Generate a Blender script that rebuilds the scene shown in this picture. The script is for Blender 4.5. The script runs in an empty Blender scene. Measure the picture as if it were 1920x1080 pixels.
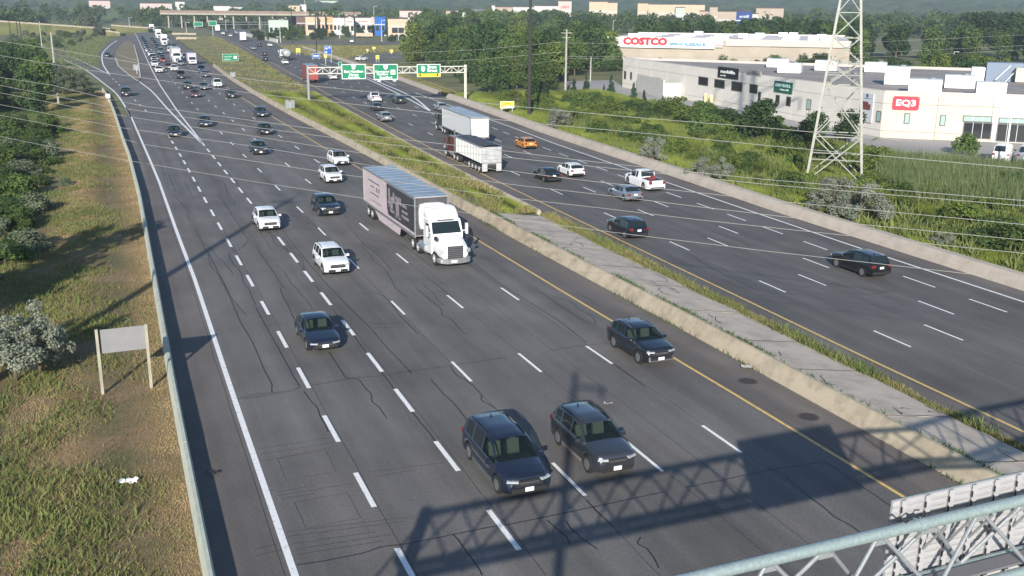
import bpy, math, random
import numpy as np
from math import sin, cos, tan, pi, radians
from mathutils import Matrix, Vector
random.seed(7); RNG = np.random.default_rng(7)
SC = bpy.context.scene
COL = SC.collection

# ------------------------------------------------------------------ camera, sky, sun, exposure
CF, CT, CR, CH = 1912.0, 0.272, -0.0084, 17.8      # focal (px of a 1920 frame), pitch, roll, height
PSI = 0.3754                                       # heading of the motorway, left of +Y
cam = bpy.data.cameras.new('camera'); cam.sensor_width = 36.0; cam.lens = 36.0*CF/1920
cam.clip_start = 0.2; cam.clip_end = 9000
camo = bpy.data.objects.new('camera', cam); COL.objects.link(camo)
_X = Vector((1,0,0)); _U = Vector((0, sin(CT), cos(CT))); _F = Vector((0, cos(CT), -sin(CT)))
_r = _X*cos(CR) - _U*sin(CR); _u = _X*sin(CR) + _U*cos(CR)
camo.matrix_world = Matrix(((_r.x,_u.x,-_F.x,0),(_r.y,_u.y,-_F.y,0),(_r.z,_u.z,-_F.z,CH),(0,0,0,1)))
SC.camera = camo

SUN_EL, SUN_AZ = radians(21.0), radians(185.0)     # azimuth clockwise from +Y, towards the sun
W = bpy.data.worlds.new('World'); SC.world = W; W.use_nodes = True
nt = W.node_tree; bg = nt.nodes['Background']
sky = nt.nodes.new('ShaderNodeTexSky'); sky.sky_type = 'NISHITA'; sky.sun_disc = False
sky.sun_elevation = SUN_EL; sky.sun_rotation = SUN_AZ; sky.altitude = 100
sky.air_density = 1.0; sky.dust_density = 0.3; sky.ozone_density = 3.5
nt.links.new(sky.outputs[0], bg.inputs[0]); bg.inputs[1].default_value = 0.10
sl = bpy.data.lights.new('sun', 'SUN'); sl.energy = 4.9; sl.angle = radians(0.55); sl.color = (1.0, 0.93, 0.82)
so = bpy.data.objects.new('sun', sl); COL.objects.link(so)
_d = Vector((sin(SUN_AZ)*cos(SUN_EL), cos(SUN_AZ)*cos(SUN_EL), sin(SUN_EL)))
so.rotation_euler = _d.to_track_quat('Z', 'Y').to_euler(); so.location = (0,0,60)
SC.view_settings.view_transform = 'Standard'; SC.view_settings.look = 'None'
SC.view_settings.exposure = 0.66; SC.view_settings.gamma = 1.0

def ray(px, py):
    ux, uy = px-960.0, py-540.0
    x = (ux*cos(CR) - uy*sin(CR))/CF; y = -(ux*sin(CR) + uy*cos(CR))/CF
    return Vector((x, cos(CT) + y*sin(CT), -sin(CT) + y*cos(CT)))
def at(px, py, z=0.0):                              # point of the plane at height z seen at this spot of the photograph
    d = ray(px, py); t = (z-CH)/d.z
    return Vector((d.x*t, d.y*t, z))
def at_dist(px, py, dist):                          # point at this ground distance along the view direction
    d = ray(px, py); t = dist/math.hypot(d.x, d.y)
    return Vector((d.x*t, d.y*t, CH + d.z*t))
DV = Vector((-sin(PSI), cos(PSI))); NV = Vector((cos(PSI), sin(PSI)))
def st2w(s, t, z=0.0): return Vector((DV.x*s + NV.x*t, DV.y*s + NV.y*t, z))
def w2st(p): return (p[0]*DV.x + p[1]*DV.y, p[0]*NV.x + p[1]*NV.y)

# ------------------------------------------------------------------ materials
MATS = {}
def M(name, col=(.5,.5,.5), rough=.6, metal=0.0, var=.0, scale=4.0, col2=None, bump=0.0, bscale=None, spec=.5, coat=0.0, rnd=0.0,
      emit=0.0, stretch=None, detail=4.0, lo=.35, hi=.65):
    if name in MATS: return MATS[name]
    m = bpy.data.materials.new(name); m.use_nodes = True; n = m.node_tree; b = n.nodes['Principled BSDF']; L = n.links
    b.inputs['Roughness'].default_value = rough; b.inputs['Metallic'].default_value = metal
    b.inputs['Specular IOR Level'].default_value = spec; b.inputs['Coat Weight'].default_value = coat
    c = tuple(col) + (1,); b.inputs['Base Color'].default_value = c
    if var > 0 or col2 or bump > 0:
        tc = n.nodes.new('ShaderNodeTexCoord'); src = tc.outputs['Object']
        if stretch:
            mp = n.nodes.new('ShaderNodeMapping'); mp.inputs['Scale'].default_value = stretch
            L.new(src, mp.inputs[0]); src = mp.outputs[0]
        if var > 0 or col2:
            nz = n.nodes.new('ShaderNodeTexNoise'); nz.inputs['Scale'].default_value = scale; nz.inputs['Detail'].default_value = detail
            nz.inputs['Roughness'].default_value = .65
            L.new(src, nz.inputs['Vector'])
            rp = n.nodes.new('ShaderNodeValToRGB'); rp.color_ramp.elements[0].position = lo; rp.color_ramp.elements[1].position = hi
            c2 = tuple(col2) + (1,) if col2 else tuple(min(1, x*(1+var)) for x in col) + (1,)
            c1 = c if col2 else tuple(x*(1-var) for x in col) + (1,)
            rp.color_ramp.elements[0].color = c1; rp.color_ramp.elements[1].color = c2
            L.new(nz.outputs[0], rp.inputs[0]); out = rp.outputs[0]
            if rnd > 0:
                oi = n.nodes.new('ShaderNodeObjectInfo'); hs = n.nodes.new('ShaderNodeHueSaturation')
                mr = n.nodes.new('ShaderNodeMapRange'); mr.inputs[3].default_value = 1-rnd; mr.inputs[4].default_value = 1+rnd
                L.new(oi.outputs['Random'], mr.inputs[0]); L.new(mr.outputs[0], hs.inputs['Value']); L.new(out, hs.inputs['Color'])
                out = hs.outputs[0]
            L.new(out, b.inputs['Base Color'])
        if bump > 0:
            nb = n.nodes.new('ShaderNodeTexNoise'); nb.inputs['Scale'].default_value = bscale or scale*6; nb.inputs['Detail'].default_value = 3
            bp = n.nodes.new('ShaderNodeBump'); bp.inputs['Strength'].default_value = bump; bp.inputs['Distance'].default_value = .02
            L.new(src, nb.inputs['Vector']); L.new(nb.outputs[0], bp.inputs['Height']); L.new(bp.outputs[0], b.inputs['Normal'])
    if emit: b.inputs['Emission Strength'].default_value = emit; b.inputs['Emission Color'].default_value = c
    MATS[name] = m; return m

def foliage(name, c1, c2, rnd=.25, scale=1.2, trans=.25):
    m = M(name, c1, .75, col2=c2, scale=scale, rnd=rnd, spec=.2, lo=.3, hi=.7)
    n = m.node_tree; b = n.nodes['Principled BSDF']; out = n.nodes['Material Output']
    tr = n.nodes.new('ShaderNodeBsdfTranslucent'); mx = n.nodes.new('ShaderNodeMixShader'); mx.inputs[0].default_value = trans
    src = b.inputs['Base Color'].links[0].from_socket
    n.links.new(src, tr.inputs[0]); n.links.new(b.outputs[0], mx.inputs[1]); n.links.new(tr.outputs[0], mx.inputs[2]); n.links.new(mx.outputs[0], out.inputs[0])
    return m

def asphalt(name, base, warm, lanes=None):
    # worn asphalt: fine grain, wide blotches, and streaks of tyre polish / oil running along the road (object y = along)
    m = bpy.data.materials.new(name); m.use_nodes = True; n = m.node_tree; L = n.links; b = n.nodes['Principled BSDF']
    b.inputs['Roughness'].default_value = .82; b.inputs['Specular IOR Level'].default_value = .35
    tc = n.nodes.new('ShaderNodeTexCoord')
    def noise(scale, st=(1,1,1), det=4):
        mp = n.nodes.new('ShaderNodeMapping'); mp.inputs['Scale'].default_value = st; L.new(tc.outputs['Object'], mp.inputs[0])
        z = n.nodes.new('ShaderNodeTexNoise'); z.inputs['Scale'].default_value = scale; z.inputs['Detail'].default_value = det; L.new(mp.outputs[0], z.inputs[0]); return z.outputs[0]
    def rng(v, a, b2, lo=.3, hi=.7):
        r = n.nodes.new('ShaderNodeMapRange'); r.inputs[1].default_value = lo; r.inputs[2].default_value = hi; r.inputs[3].default_value = a; r.inputs[4].default_value = b2; L.new(v, r.inputs[0]); return r.outputs[0]
    def mul(a, c):
        k = n.nodes.new('ShaderNodeMath'); k.operation = 'MULTIPLY'; L.new(a, k.inputs[0]); L.new(c, k.inputs[1]); return k.outputs[0]
    v = mul(rng(noise(9, det=5), .84, 1.16), rng(noise(.13, det=7), .82, 1.18))
    v = mul(v, rng(noise(.9, (1,.3,1), 6), .90, 1.10))
    v = mul(v, rng(noise(1.0, (.8,.012,1), 2), .80, 1.16))
    v = mul(v, rng(noise(45, det=2), .88, 1.12))
    mx = n.nodes.new('ShaderNodeMix'); mx.data_type = 'RGBA'; mx.inputs[6].default_value = tuple(base)+(1,); mx.inputs[7].default_value = tuple(warm)+(1,)
    L.new(rng(noise(.3, (1,.15,1)), 0, 1), mx.inputs[0])
    sc = n.nodes.new('ShaderNodeVectorMath'); sc.operation = 'SCALE'; L.new(mx.outputs[2], sc.inputs[0]); L.new(v, sc.inputs[3])
    L.new(sc.outputs[0], b.inputs['Base Color'])
    bp = n.nodes.new('ShaderNodeBump'); bp.inputs['Strength'].default_value = .35; bp.inputs['Distance'].default_value = .01
    L.new(noise(60, det=2), bp.inputs['Height']); L.new(bp.outputs[0], b.inputs['Normal'])
    MATS[name] = m; return m

# ------------------------------------------------------------------ mesh helpers
class MB:
    def __init__(s): s.v = []; s.f = []; s.m = []
    def add(s, vs, fs, mi=0):
        o = len(s.v); s.v += [tuple(p) for p in vs]; s.f += [tuple(i+o for i in f) for f in fs]; s.m += [mi]*len(fs)
    def box(s, c, d, rz=0.0, mi=0, taper=1.0, rx=0.0):
        hx, hy, hz = d[0]/2, d[1]/2, d[2]/2; P = []
        for z, k in ((-hz,1.0),(hz,taper)):
            for x, y in ((-hx,-hy),(hx,-hy),(hx,hy),(-hx,hy)):
                px, py, pz = x*k, y*k, z
                if rx: py, pz = py*cos(rx)-pz*sin(rx), py*sin(rx)+pz*cos(rx)
                P.append((c[0]+px*cos(rz)-py*sin(rz), c[1]+px*sin(rz)+py*cos(rz), c[2]+pz))
        s.add(P, [(3,2,1,0),(4,5,6,7),(0,1,5,4),(1,2,6,5),(2,3,7,6),(3,0,4,7)], mi); return s
    def bar(s, a, b, w, h=None, mi=0):               # square bar from a to b
        return s.tube([a, b], w*.7071, 4, mi)
    def tube(s, pts, r, n=8, mi=0, cap=True):
        pts = [Vector(p) for p in pts]; rs = r if isinstance(r, (list, tuple)) else [r]*len(pts); o = len(s.v); V = []
        for i, p in enumerate(pts):
            t = (pts[min(i+1, len(pts)-1)] - pts[max(i-1, 0)]).normalized()
            a = t.cross(Vector((0,0,1)) if abs(t.z) < .95 else Vector((0,1,0))).normalized(); b = t.cross(a)
            for k in range(n):
                an = 2*pi*(k+.5)/n; V.append(p + (a*cos(an) + b*sin(an))*rs[i])
        F = [(i*n+k, i*n+(k+1)%n, (i+1)*n+(k+1)%n, (i+1)*n+k) for i in range(len(pts)-1) for k in range(n)]
        if cap: F += [tuple(range(n-1,-1,-1)), tuple(range((len(pts)-1)*n, len(pts)*n))]
        s.add(V, F, mi); return s
    def cyl(s, c, r, h, n=16, axis='z', mi=0, r2=None):
        a = Vector((0,0,h/2)) if axis == 'z' else (Vector((h/2,0,0)) if axis == 'x' else Vector((0,h/2,0)))
        c = Vector(c); return s.tube([c-a, c+a], [r, r if r2 is None else r2], n, mi)
    def prism(s, poly, z0, z1, mi=0):                # vertical prism over a ccw xy polygon
        n = len(poly); s.add([(p[0],p[1],z0) for p in poly]+[(p[0],p[1],z1) for p in poly],
            [tuple(range(n-1,-1,-1)), tuple(range(n,2*n))]+[(i,(i+1)%n,n+(i+1)%n,n+i) for i in range(n)], mi); return s
    def xprism(s, prof, x0, x1, mi=0):               # profile in (y,z) pushed along x
        n = len(prof); s.add([(x0,p[0],p[1]) for p in prof]+[(x1,p[0],p[1]) for p in prof],
            [tuple(range(n)), tuple(range(2*n-1,n-1,-1))]+[(i,n+i,n+(i+1)%n,(i+1)%n) for i in range(n)], mi); return s
    def ribbon(s, pts, w, z=None, mi=0):
        pts = [Vector(p) if len(p) == 3 else Vector((p[0],p[1],z)) for p in pts]; V = []; n = len(pts)
        for i, p in enumerate(pts):
            t = pts[min(i+1,n-1)]-pts[max(i-1,0)]; q = Vector((t.y,-t.x,0)).normalized()*(w/2); V += [p-q, p+q]
        s.add(V, [(2*i,2*i+1,2*i+3,2*i+2) for i in range(n-1)], mi); return s
    def mesh(s, name, mats, smooth=False, sharp=35):
        me = bpy.data.meshes.new(name); me.from_pydata(s.v, [], s.f)
        mats = mats if isinstance(mats, (list, tuple)) else [mats]
        for m in mats: me.materials.append(m)
        if len(mats) > 1: me.polygons.foreach_set('material_index', s.m)
        if smooth:
            me.polygons.foreach_set('use_smooth', [True]*len(me.polygons)); me.update()
            me.set_sharp_from_angle(angle=radians(sharp))
        me.update(); return me
    def build(s, name, mats, parent=None, smooth=False, loc=None, rz=None, sharp=35, bevel=0):
        me = s.mesh(name, mats, smooth, sharp); o = link(name, me, parent, loc, rz)
        return o
def link(name, data, parent=None, loc=None, rz=None):
    o = bpy.data.objects.new(name, data); COL.objects.link(o)
    if parent: o.parent = parent
    if loc is not None: o.location = loc
    if rz is not None: o.rotation_euler = (0,0,rz)
    return o
def tag(o, label=None, cat=None, group=None, kind=None):
    if label: o['label'] = label
    if cat: o['category'] = cat
    if group: o['group'] = group
    if kind: o['kind'] = kind
    return o
def empty(name, loc=(0,0,0), rz=0.0, label=None, cat=None, group=None):
    o = link(name, None, None, loc, rz); o.empty_display_size = .3
    return tag(o, label, cat, group)
def copy_tree(o, parent=None):
    c = o.copy(); COL.objects.link(c); c.parent = parent
    for ch in KIDS.get(o.name, []): copy_tree(ch, c)
    return c
KIDS = {}
def index_kids():
    KIDS.clear()
    for o in bpy.data.objects:
        if o.parent: KIDS.setdefault(o.parent.name, []).append(o)
def text_mesh(txt, size, mat, parent, loc, rot, name='lettering', ext=.01, align='CENTER', width=None, bold=.03):
    cu = bpy.data.curves.new(name, 'FONT'); cu.body = txt; cu.size = size; cu.extrude = ext; cu.align_x = align; cu.align_y = 'CENTER'; cu.resolution_u = 2
    cu.offset = size*bold
    t = bpy.data.objects.new('tmp', cu); COL.objects.link(t); bpy.context.view_layer.update()
    me = bpy.data.meshes.new_from_object(t.evaluated_get(bpy.context.evaluated_depsgraph_get()))
    bpy.data.objects.remove(t); bpy.data.curves.remove(cu); me.materials.clear(); me.materials.append(mat)
    if width and len(me.vertices):
        xs = [v.co.x for v in me.vertices]; k = width/(max(xs)-min(xs))
        for v in me.vertices: v.co.x *= k
    o = link(name, me, parent, loc); o.rotation_euler = rot; return o
def interp(tab, s):
    return float(np.interp(s, [a for a,_ in tab], [b for _,b in tab]))
def smooth_poly(pts, n=6):                            # Catmull-Rom through 2-D points
    P = [np.array(p[:2], float) for p in pts]; P = [2*P[0]-P[1]] + P + [2*P[-1]-P[-2]]; out = []
    for i in range(1, len(P)-2):
        for k in range(n):
            u = k/n; a,b,c,d = P[i-1:i+3]
            out.append(.5*((2*b)+(-a+c)*u+(2*a-5*b+4*c-d)*u*u+(-a+3*b-3*c+d)*u**3))
    out.append(P[-2]); return [tuple(p) for p in out]
def resample(tab, step, s0, s1):
    n = max(2, int((s1-s0)/step)+1); return [s0+(s1-s0)*i/(n-1) for i in range(n)]

def letter_bars(e, w, h, x, y, z, mat, n=7, seed=1, name='lettering'):   # illegible far lettering: a row of letter-sized strokes
    r = random.Random(seed); q = MB(); k = w/n
    for i in range(n):
        hh = h*r.choice([.62,.62,.7,1.0,.8]); q.box((x-w/2+k*(i+.5), y, z-h/2+hh/2), (k*.62, .03, hh*.28)); q.box((x-w/2+k*(i+.3), y, z-h/2+hh/2), (k*.2, .03, hh)); 
        if r.random() < .6: q.box((x-w/2+k*(i+.7), y, z-h/2+hh*.4), (k*.2, .03, hh*.8))
    return tag(q.build(name, mat, e), kind='stuff')
# ------------------------------------------------------------------ road layout in motorway coordinates: s along, t across
BL = [(8,11.62),(61,11.58),(89,11.5),(106,11.33),(138,11.05),(184,10.85),(238,11.1),(295,11.9),(351,12.95),(487,15.65),(631,18.2),(760,20.4)]
YL = [(8,26.75),(36,26.55),(58,26.15),(77,25.9),(111,25.5),(133,25.05),(170,24.5),(205,24.1),(238,24.4),(295,25.2),(351,26.2),(487,29.3),(631,32),(760,34.4)]
WB = [(8,29.6),(47,29.3),(73,28.75),(111,28.65),(132,28.4),(170,27.5),(206,27.2),(250,27.4),(304,28.7),(517,32.8),(755,37.)]
LE = [(8,4.25),(46,4.25),(68,4.35),(83,4.25),(109,4.2),(126,4.0),(140,3.8),(177,3.3),(200,2.6),(216,1.98)]
LB = [(8,1.85),(47,1.9),(67,2.05),(100,2.25),(126,2.1),(143,1.75),(178,1.2),(208,.5),(226,-.4)]
AL = [(8,7.78),(60,7.75),(126,7.6),(160,7.3)]
YR = [(8,35.8),(40,35.95),(55,36.25),(74,36.55),(94,36.9),(114,37.4),(144,38.6),(185,40.4),(218,42.0),(280,45.4),(337,48.4),(424,52.9),(560,59),(760,67)]
WR = [(8,52.45),(49,52.5),(60,52.55),(73,52.9),(92,53.5),(123,54.6),(142,55.9),(197,58.5),(246,62.0),(308,65.4),(398,69.6),(465,73),(586,79),(760,87)]
RB = [(8,54.35),(55,54.6),(75,54.9),(97,56.1),(117,56.8),(138,57.7),(150,58.7),(193,61.5),(246,65.5),(309,68.9),(478,77),(600,83),(760,91)]
f = lambda T: (lambda s: interp(T, s))
fBL, fYL, fWB, fLE, fLB, fAL, fYR, fWR, fRB = map(f, (BL, YL, WB, LE, LB, AL, YR, WR, RB))
lane = lambda k: (lambda s: fBL(s) + (fYL(s)-fBL(s))*k)
fC, fD, fE = lane(.253), lane(.505), lane(.768)
fFr, fG, fH, fI = [(lambda s, k=k: fYR(s) + (fWR(s)-fYR(s))*k) for k in (.212,.428,.625,.832)]

A_main = asphalt('asphalt_lanes', (.128,.122,.118), (.146,.136,.128))
A_right = asphalt('asphalt_right', (.102,.098,.097), (.122,.115,.110))
A_shld = asphalt('asphalt_shoulder', (.130,.118,.110), (.150,.132,.120))
CONC = M('concrete_tan', (.25,.21,.155), .85, col2=(.43,.37,.275), scale=.9, bump=.4, detail=12, lo=.3, hi=.58)
CONC_P = M('concrete_pale', (.46,.45,.41), .85, col2=(.60,.58,.53), scale=.8, bump=.3, detail=8)
CONC_S = M('concrete_slab', (.36,.315,.26), .9, col2=(.52,.45,.37), scale=.8, bump=.5, detail=12, lo=.32, hi=.6)
CONC_R = M('concrete_rose', (.34,.295,.25), .88, col2=(.44,.385,.325), scale=.8, bump=.4, detail=12, lo=.3, hi=.58)
WHITE = M('road_paint_white', (.36,.36,.36), .65, col2=(.80,.80,.79), scale=5, lo=.28, hi=.46, detail=10)
YELL = M('road_paint_yellow', (.38,.27,.10), .65, col2=(.70,.47,.15), scale=4, detail=10, lo=.3, hi=.5)
SEAL = M('crack_sealant', (.014,.014,.016), .55, var=.3, scale=3)
SEAM = M('paving_seam', (.034,.034,.036), .8, var=.3, scale=2)
GRASS = M('grass_ground', (.075,.10,.03), .95, col2=(.19,.175,.07), scale=.09, bump=.6, bscale=3, detail=9, lo=.36, hi=.62)
GR_DRY = M('dry_verge', (.115,.115,.045), .95, col2=(.25,.175,.095), scale=.22, bump=.7, bscale=5, detail=10, lo=.38, hi=.6)
GR_MED = M('median_ground', (.10,.12,.04), .95, col2=(.19,.17,.08), scale=.3, bump=.6, bscale=5, detail=9)

def strip(name, fa, fb, s0, s1, mat, z, step=6.0, kind='structure', parent=None):
    ss = resample(None, step, s0, s1); V = []
    for s in ss: V += [(fa(s), s, z), (fb(s), s, z)]
    mb = MB(); mb.add(V, [(2*i,2*i+1,2*i+3,2*i+2) for i in range(len(ss)-1)])
    return tag(mb.build(name, mat, parent, rz=None if parent else PSI), kind=kind if not parent else None)
def ngon(name, pts, mat, z, kind='structure'):
    mb = MB(); mb.add([(p[0],p[1],z) for p in pts], [tuple(range(len(pts)))])
    o = mb.build(name, mat)
    if o.data.polygons[0].normal.z < 0: o.data.flip_normals()
    return tag(o, kind=kind)
P2 = lambda L, z=0.0: [at(x, y, z) for x, y in L]

mb = MB(); mb.add([(-5000,-600,-.06),(5000,-600,-.06),(5000,7000,-.06),(-5000,7000,-.06)], [(0,1,2,3)])
tag(mb.build('ground', GRASS), kind='structure')

left_road = strip('left_roadway', lambda s: fLE(s)-.1 if s <= 178 else fBL(s)-.1, lambda s: fYL(s)+.12, 8, 178, A_main, 0)
strip('left_roadway', lambda s: fBL(s)-.1, lambda s: fYL(s)+.12, 178, 760, A_main, 0)
strip('left_shoulder', lambda s: fLB(s)-.05, lambda s: fLE(s)-.1, 8, 178, A_shld, 0)
strip('median_shoulder', lambda s: fYL(s)+.12, lambda s: fWB(s)+.05, 8, 740, A_shld, 0)
right_road = strip('right_roadway', lambda s: fYR(s)-.12, lambda s: fWR(s)+.1, 8, 740, A_right, 0)
strip('right_shoulder', lambda s: fWR(s)+.1, lambda s: fRB(s)+.05, 8, 740, A_shld, 0)
strip('inner_shoulder', lambda s: fYR(s)-2.3, lambda s: fYR(s)-.12, 8, 740, A_shld, 0)
ramp = ngon('ramp', P2([(244,215),(219,178),(197,158),(160,130),(120,111),(92,100),(110,95),(140,106),(170,121),(189,130),(184,118),(183,103),(188,93),(198,84),(212,75),(235,66),(262,68),(275,110),(300,160),(330,205),(380,269),(340,290)]), A_shld, -.012)
ngon('ramp_lanes', P2([(250,225),(221,179),(199,160),(162,132),(122,113),(108,104),(138,109),(172,125),(205,142),(193,121),(191,104),(196,95),(207,84),(219,76),(233,79),(223,89),(217,100),(218,110),(228,123),(258,150),(286,172),(318,207),(340,240)]), A_main, -.006)
ngon('exit_ramp', P2([(820,178),(740,140),(690,121),(655,116),(640,112),(690,103),(760,99),(1000,96),(1000,104),(780,107),(720,112),(760,133),(850,172)]), A_main, -.02)
ngon('service_road', P2([(500,81),(1100,84),(1100,78),(480,76)]), A_shld, -.03)
CARPARK = M('car_park_asphalt', (.30,.29,.28), .9, col2=(.38,.365,.35), scale=.1, bump=.2, detail=8)
ngon('car_park', [at(1620,268), at(1640,292), at(1800,306), at(1920,318), Vector((64,117,0)), Vector((95,115,0)), Vector((100,134,0)), Vector((76,137.6,0)), Vector((52.2,144.6,0))], CARPARK, -.02)
ngon('loading_yard', [at(1060,152), at(1080,176), at(1130,180), at(1260,205), at(1400,232), at(1560,262), at(1625,270), Vector((51.6,145.6,0)), Vector((24.6,233,0)), at(1150,150)], CARPARK, -.025)
ISL = M('island_ground', (.15,.125,.07), .95, col2=(.24,.19,.11), scale=.35, bump=.4, detail=8)
isl = [at(x,y) for x,y in [(216,108),(222,124),(243,141),(259,152.5),(263,144),(259,112),(251,84),(240,76),(226,84),(218,96)]]
mb = MB(); mb.prism([(p.x,p.y) for p in isl][::-1] if sum((isl[i].x*isl[(i+1)%10].y-isl[(i+1)%10].x*isl[i].y) for i in range(10)) < 0 else [(p.x,p.y) for p in isl], -.02, .14)
island = tag(mb.build('traffic_island', ISL), kind='structure')
mb = MB(); mb.ribbon([at(x,y,.15) for x,y in [(216,108),(222,124),(243,141),(259,152.5),(263,144),(259,112),(251,84)]], .35)
mb.ribbon([at(x,y,.148) for x,y in [(219,102),(259,114)]], .3); mb.ribbon([at(x,y,.152) for x,y in [(221,125),(261,133)]], .3)
mb.build('kerb', CONC_P, island)

# painted lines
def line(name, fn, s0, s1, w, mat, parent, z=.007, step=5.0):
    mb = MB(); mb.ribbon([(fn(s), s, z) for s in resample(None, step, s0, s1)], w); return mb.build(name, mat, parent)
def pxline(name, pts, w, mat, z=.007, parent=None):
    mb = MB(); mb.ribbon([(p[0],p[1],z) for p in smooth_poly([at(*q) for q in pts])], w); o = mb.build(name, mat)
    if parent: o.parent = parent; o.matrix_parent_inverse = parent.matrix_basis.inverted()
    return o
line('edge_line', fLE, 8, 190, .24, WHITE, left_road)
line('edge_line', fYL, 8, 740, .16, YELL, left_road)
line('edge_line', lambda s: fBL(s), 137, 740, .24, WHITE, left_road)
line('edge_line', fYR, 8, 740, .16, YELL, right_road)
line('edge_line', fWR, 8, 205, .2, WHITE, right_road)
line('edge_line', lambda s: fWR(s)-.2, 225, 740, .2, WHITE, right_road)
pxline('edge_line', [(247,220),(220,178),(198,159),(160,131),(120,112)], .3, WHITE, parent=ramp)
pxline('edge_line', [(378,268),(317,207),(285,171.5),(257,149.5),(227,122.5),(217.5,110)], .3, WHITE, parent=ramp)
pxline('edge_line', [(206,141),(193,120),(191.5,103),(197,94),(207,84.5),(219,76)], .35, WHITE, parent=ramp)
pxline('edge_line', [(206,140),(172,124),(140,109),(108,103)], .3, WHITE, parent=ramp)
pxline('edge_line', [(806,208),(757,181),(690,149),(640,131),(600,120)], .35, WHITE, z=.014, parent=right_road)
pxline('edge_line', [(806,207),(772,181),(720,158),(684,143),(640,126)], .35, WHITE, z=.018, parent=right_road)
def dash_mesh(w): return MB().box((0,0,.005),(w,3.0,.006)).mesh('lane_dash', WHITE)
DM = {w: dash_mesh(w) for w in (.2,.15,.13)}
def dashes(fn, px, cyc, w, parent, smax, smin=18):
    ss = sorted(w2st(at(*p))[0] for p in px); out = list(ss)
    s = ss[0]-cyc
    while s > smin: out.append(s); s -= cyc
    s = ss[-1]+cyc
    while s < smax: out.append(s); s += cyc
    for s in out:
        e = 1.0; ang = math.atan2(-(fn(s+e)-fn(s-e)), 2*e)
        link('lane_dash', DM[w], parent, (fn(s), s, 0), ang)
dashes(fAL, [(686,917),(621,803),(569,708),(529,636),(497,577),(469,526),(447,488),(428,455),(411,424),(397,399),(383,375)], 6.15, .2, left_road, 150)
dashes(fBL, [(951,991),(839,854),(757,750),(702,679),(653,614),(611,560),(579,518),(551,483),(527,452)], 5.9, .2, left_road, 138)
dashes(fC, [(1068,897),(866,696),(745,577),(664,494),(602,434),(561,393)], 11.7, .15, left_road, 330)
dashes(fD, [(1216,854),(997,679),(856,565),(754,484),(683,425)], 11.8, .15, left_road, 330)
dashes(fE, [(1355,822),(1123,665),(954,551)], 12, .15, left_road, 330)
dashes(fFr, [(1042,360),(1144,405),(1273,461),(1446,537),(1672,635)], 12.0, .13, right_road, 340)
dashes(fG, [(1099,356),(1206,399),(1341,454),(1520,525),(1762,624)], 12.1, .13, right_road, 340)
dashes(fH, [(1364,431),(1527,493),(1750,577)], 11.8, .13, right_road, 340)
dashes(fI, [(1257,366),(1316,387),(1375,408),(1442,432),(1521,461),(1714,529),(1841,574)], 5.65, .13, right_road, 175)
for k in range(9):
    p = Vector(at(273,207)).lerp(Vector(at(212,148)), k/8); d = at(212,148)-at(273,207)
    o = link('lane_dash', DM[.2], ramp, (p.x,p.y,0), math.atan2(-d.x,d.y))

# crack sealant, traced runs plus wandering ones farther on
mb = MB()
CRK = [[(480,655),(490,680),(498,698),(509,718),(510,736)],[(480,577),(495,605),(515,640),(530,668),(545,695),(562,725)],[(562,726),(540,734),(480,739),(445,748)],
[(570,734),(582,750),(595,765),(600,780),(610,798),(616,810)],[(616,660),(630,680),(642,698),(652,710),(672,711),(682,725),(695,738),(698,752),(712,765),(725,784)],
[(652,710),(717,704),(770,696),(842,686),(950,670)],[(570,725),(652,711)],[(622,577),(640,600),(665,631),(685,660),(717,700),(737,726),(775,775),(802,809),(832,850)],
[(625,545),(645,567),(675,597),(692,612),(720,645),(750,677),(771,700)],[(692,545),(712,552),(730,565),(752,594),(785,627)],
[(780,540),(797,555),(825,577),(830,592),(847,600),(867,622),(880,626)],[(807,711),(830,737),(850,755),(862,770),(875,787)],
[(845,687),(855,702),(880,717),(902,740),(902,750),(915,757),(930,767)],[(525,540),(530,555),(540,572),(550,597)],
[(327,366),(345,387),(357,400),(352,405),(357,415),(380,417)],[(365,427),(380,457),(395,482),(410,512),(425,540),(437,572),(452,605),(470,635),(477,650),(480,657)],
[(410,366),(425,387),(437,407),(452,427),(457,440),(466,450),(450,467),(430,475),(435,490),(452,512),(457,530),(467,542),(472,557),(480,572)],
[(480,315),(495,332),(517,355),(540,380),(580,420)],[(505,435),(540,470),(565,500),(590,532),(620,575)],[(530,432),(555,465),(580,495),(610,530),(626,546)],
[(662,435),(685,460),(705,475),(720,490),(735,508)],[(480,462),(495,485),(512,510),(532,540)],[(890,495),(917,517),(950,540),(985,562),(1045,600),(1100,642)],
[(1012,547),(1042,567),(1075,590),(1105,606),(1116,605),(1110,594),(1085,580),(1070,567),(1035,555)],[(1152,684),(1212,727)],[(1020,659),(1100,647),(1145,644)],
[(557,1059),(605,1052),(680,1037),(717,1025),(767,1019),(850,1002),(937,985),(960,982),(1067,960),(1115,950),(1245,922)],[(1285,914),(1360,899),(1440,882),(1547,866)],
[(1100,937),(1115,955),(1152,990)],[(1026,975),(1040,987),(1060,1005),(1070,1022)],[(1061,977),(1080,1000),(1120,1030)],[(1202,1007),(1196,1020),(1217,1032),(1235,1065)],
[(1440,875),(1472,895),(1520,932),(1545,952),(1565,970),(1590,982),(1612,996),(1660,1025)],[(1550,867),(1587,892),(1615,912),(1650,935),(1672,951)],
[(690,605),(720,607),(760,604)],[(700,615),(740,613)],[(455,748),(520,738)],[(480,300),(510,330)],[(850,1002),(880,1040),(905,1079)],[(1270,462),(1330,500),(1420,545)],[(1260,485),(1300,505)],
[(300,300),(310,330)],[(313,322),(330,360)],[(345,340),(360,368)],[(300,345),(345,342)],[(480,595),(512,590)],[(486,612),(530,606)],[(655,552),(700,549)]]
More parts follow.
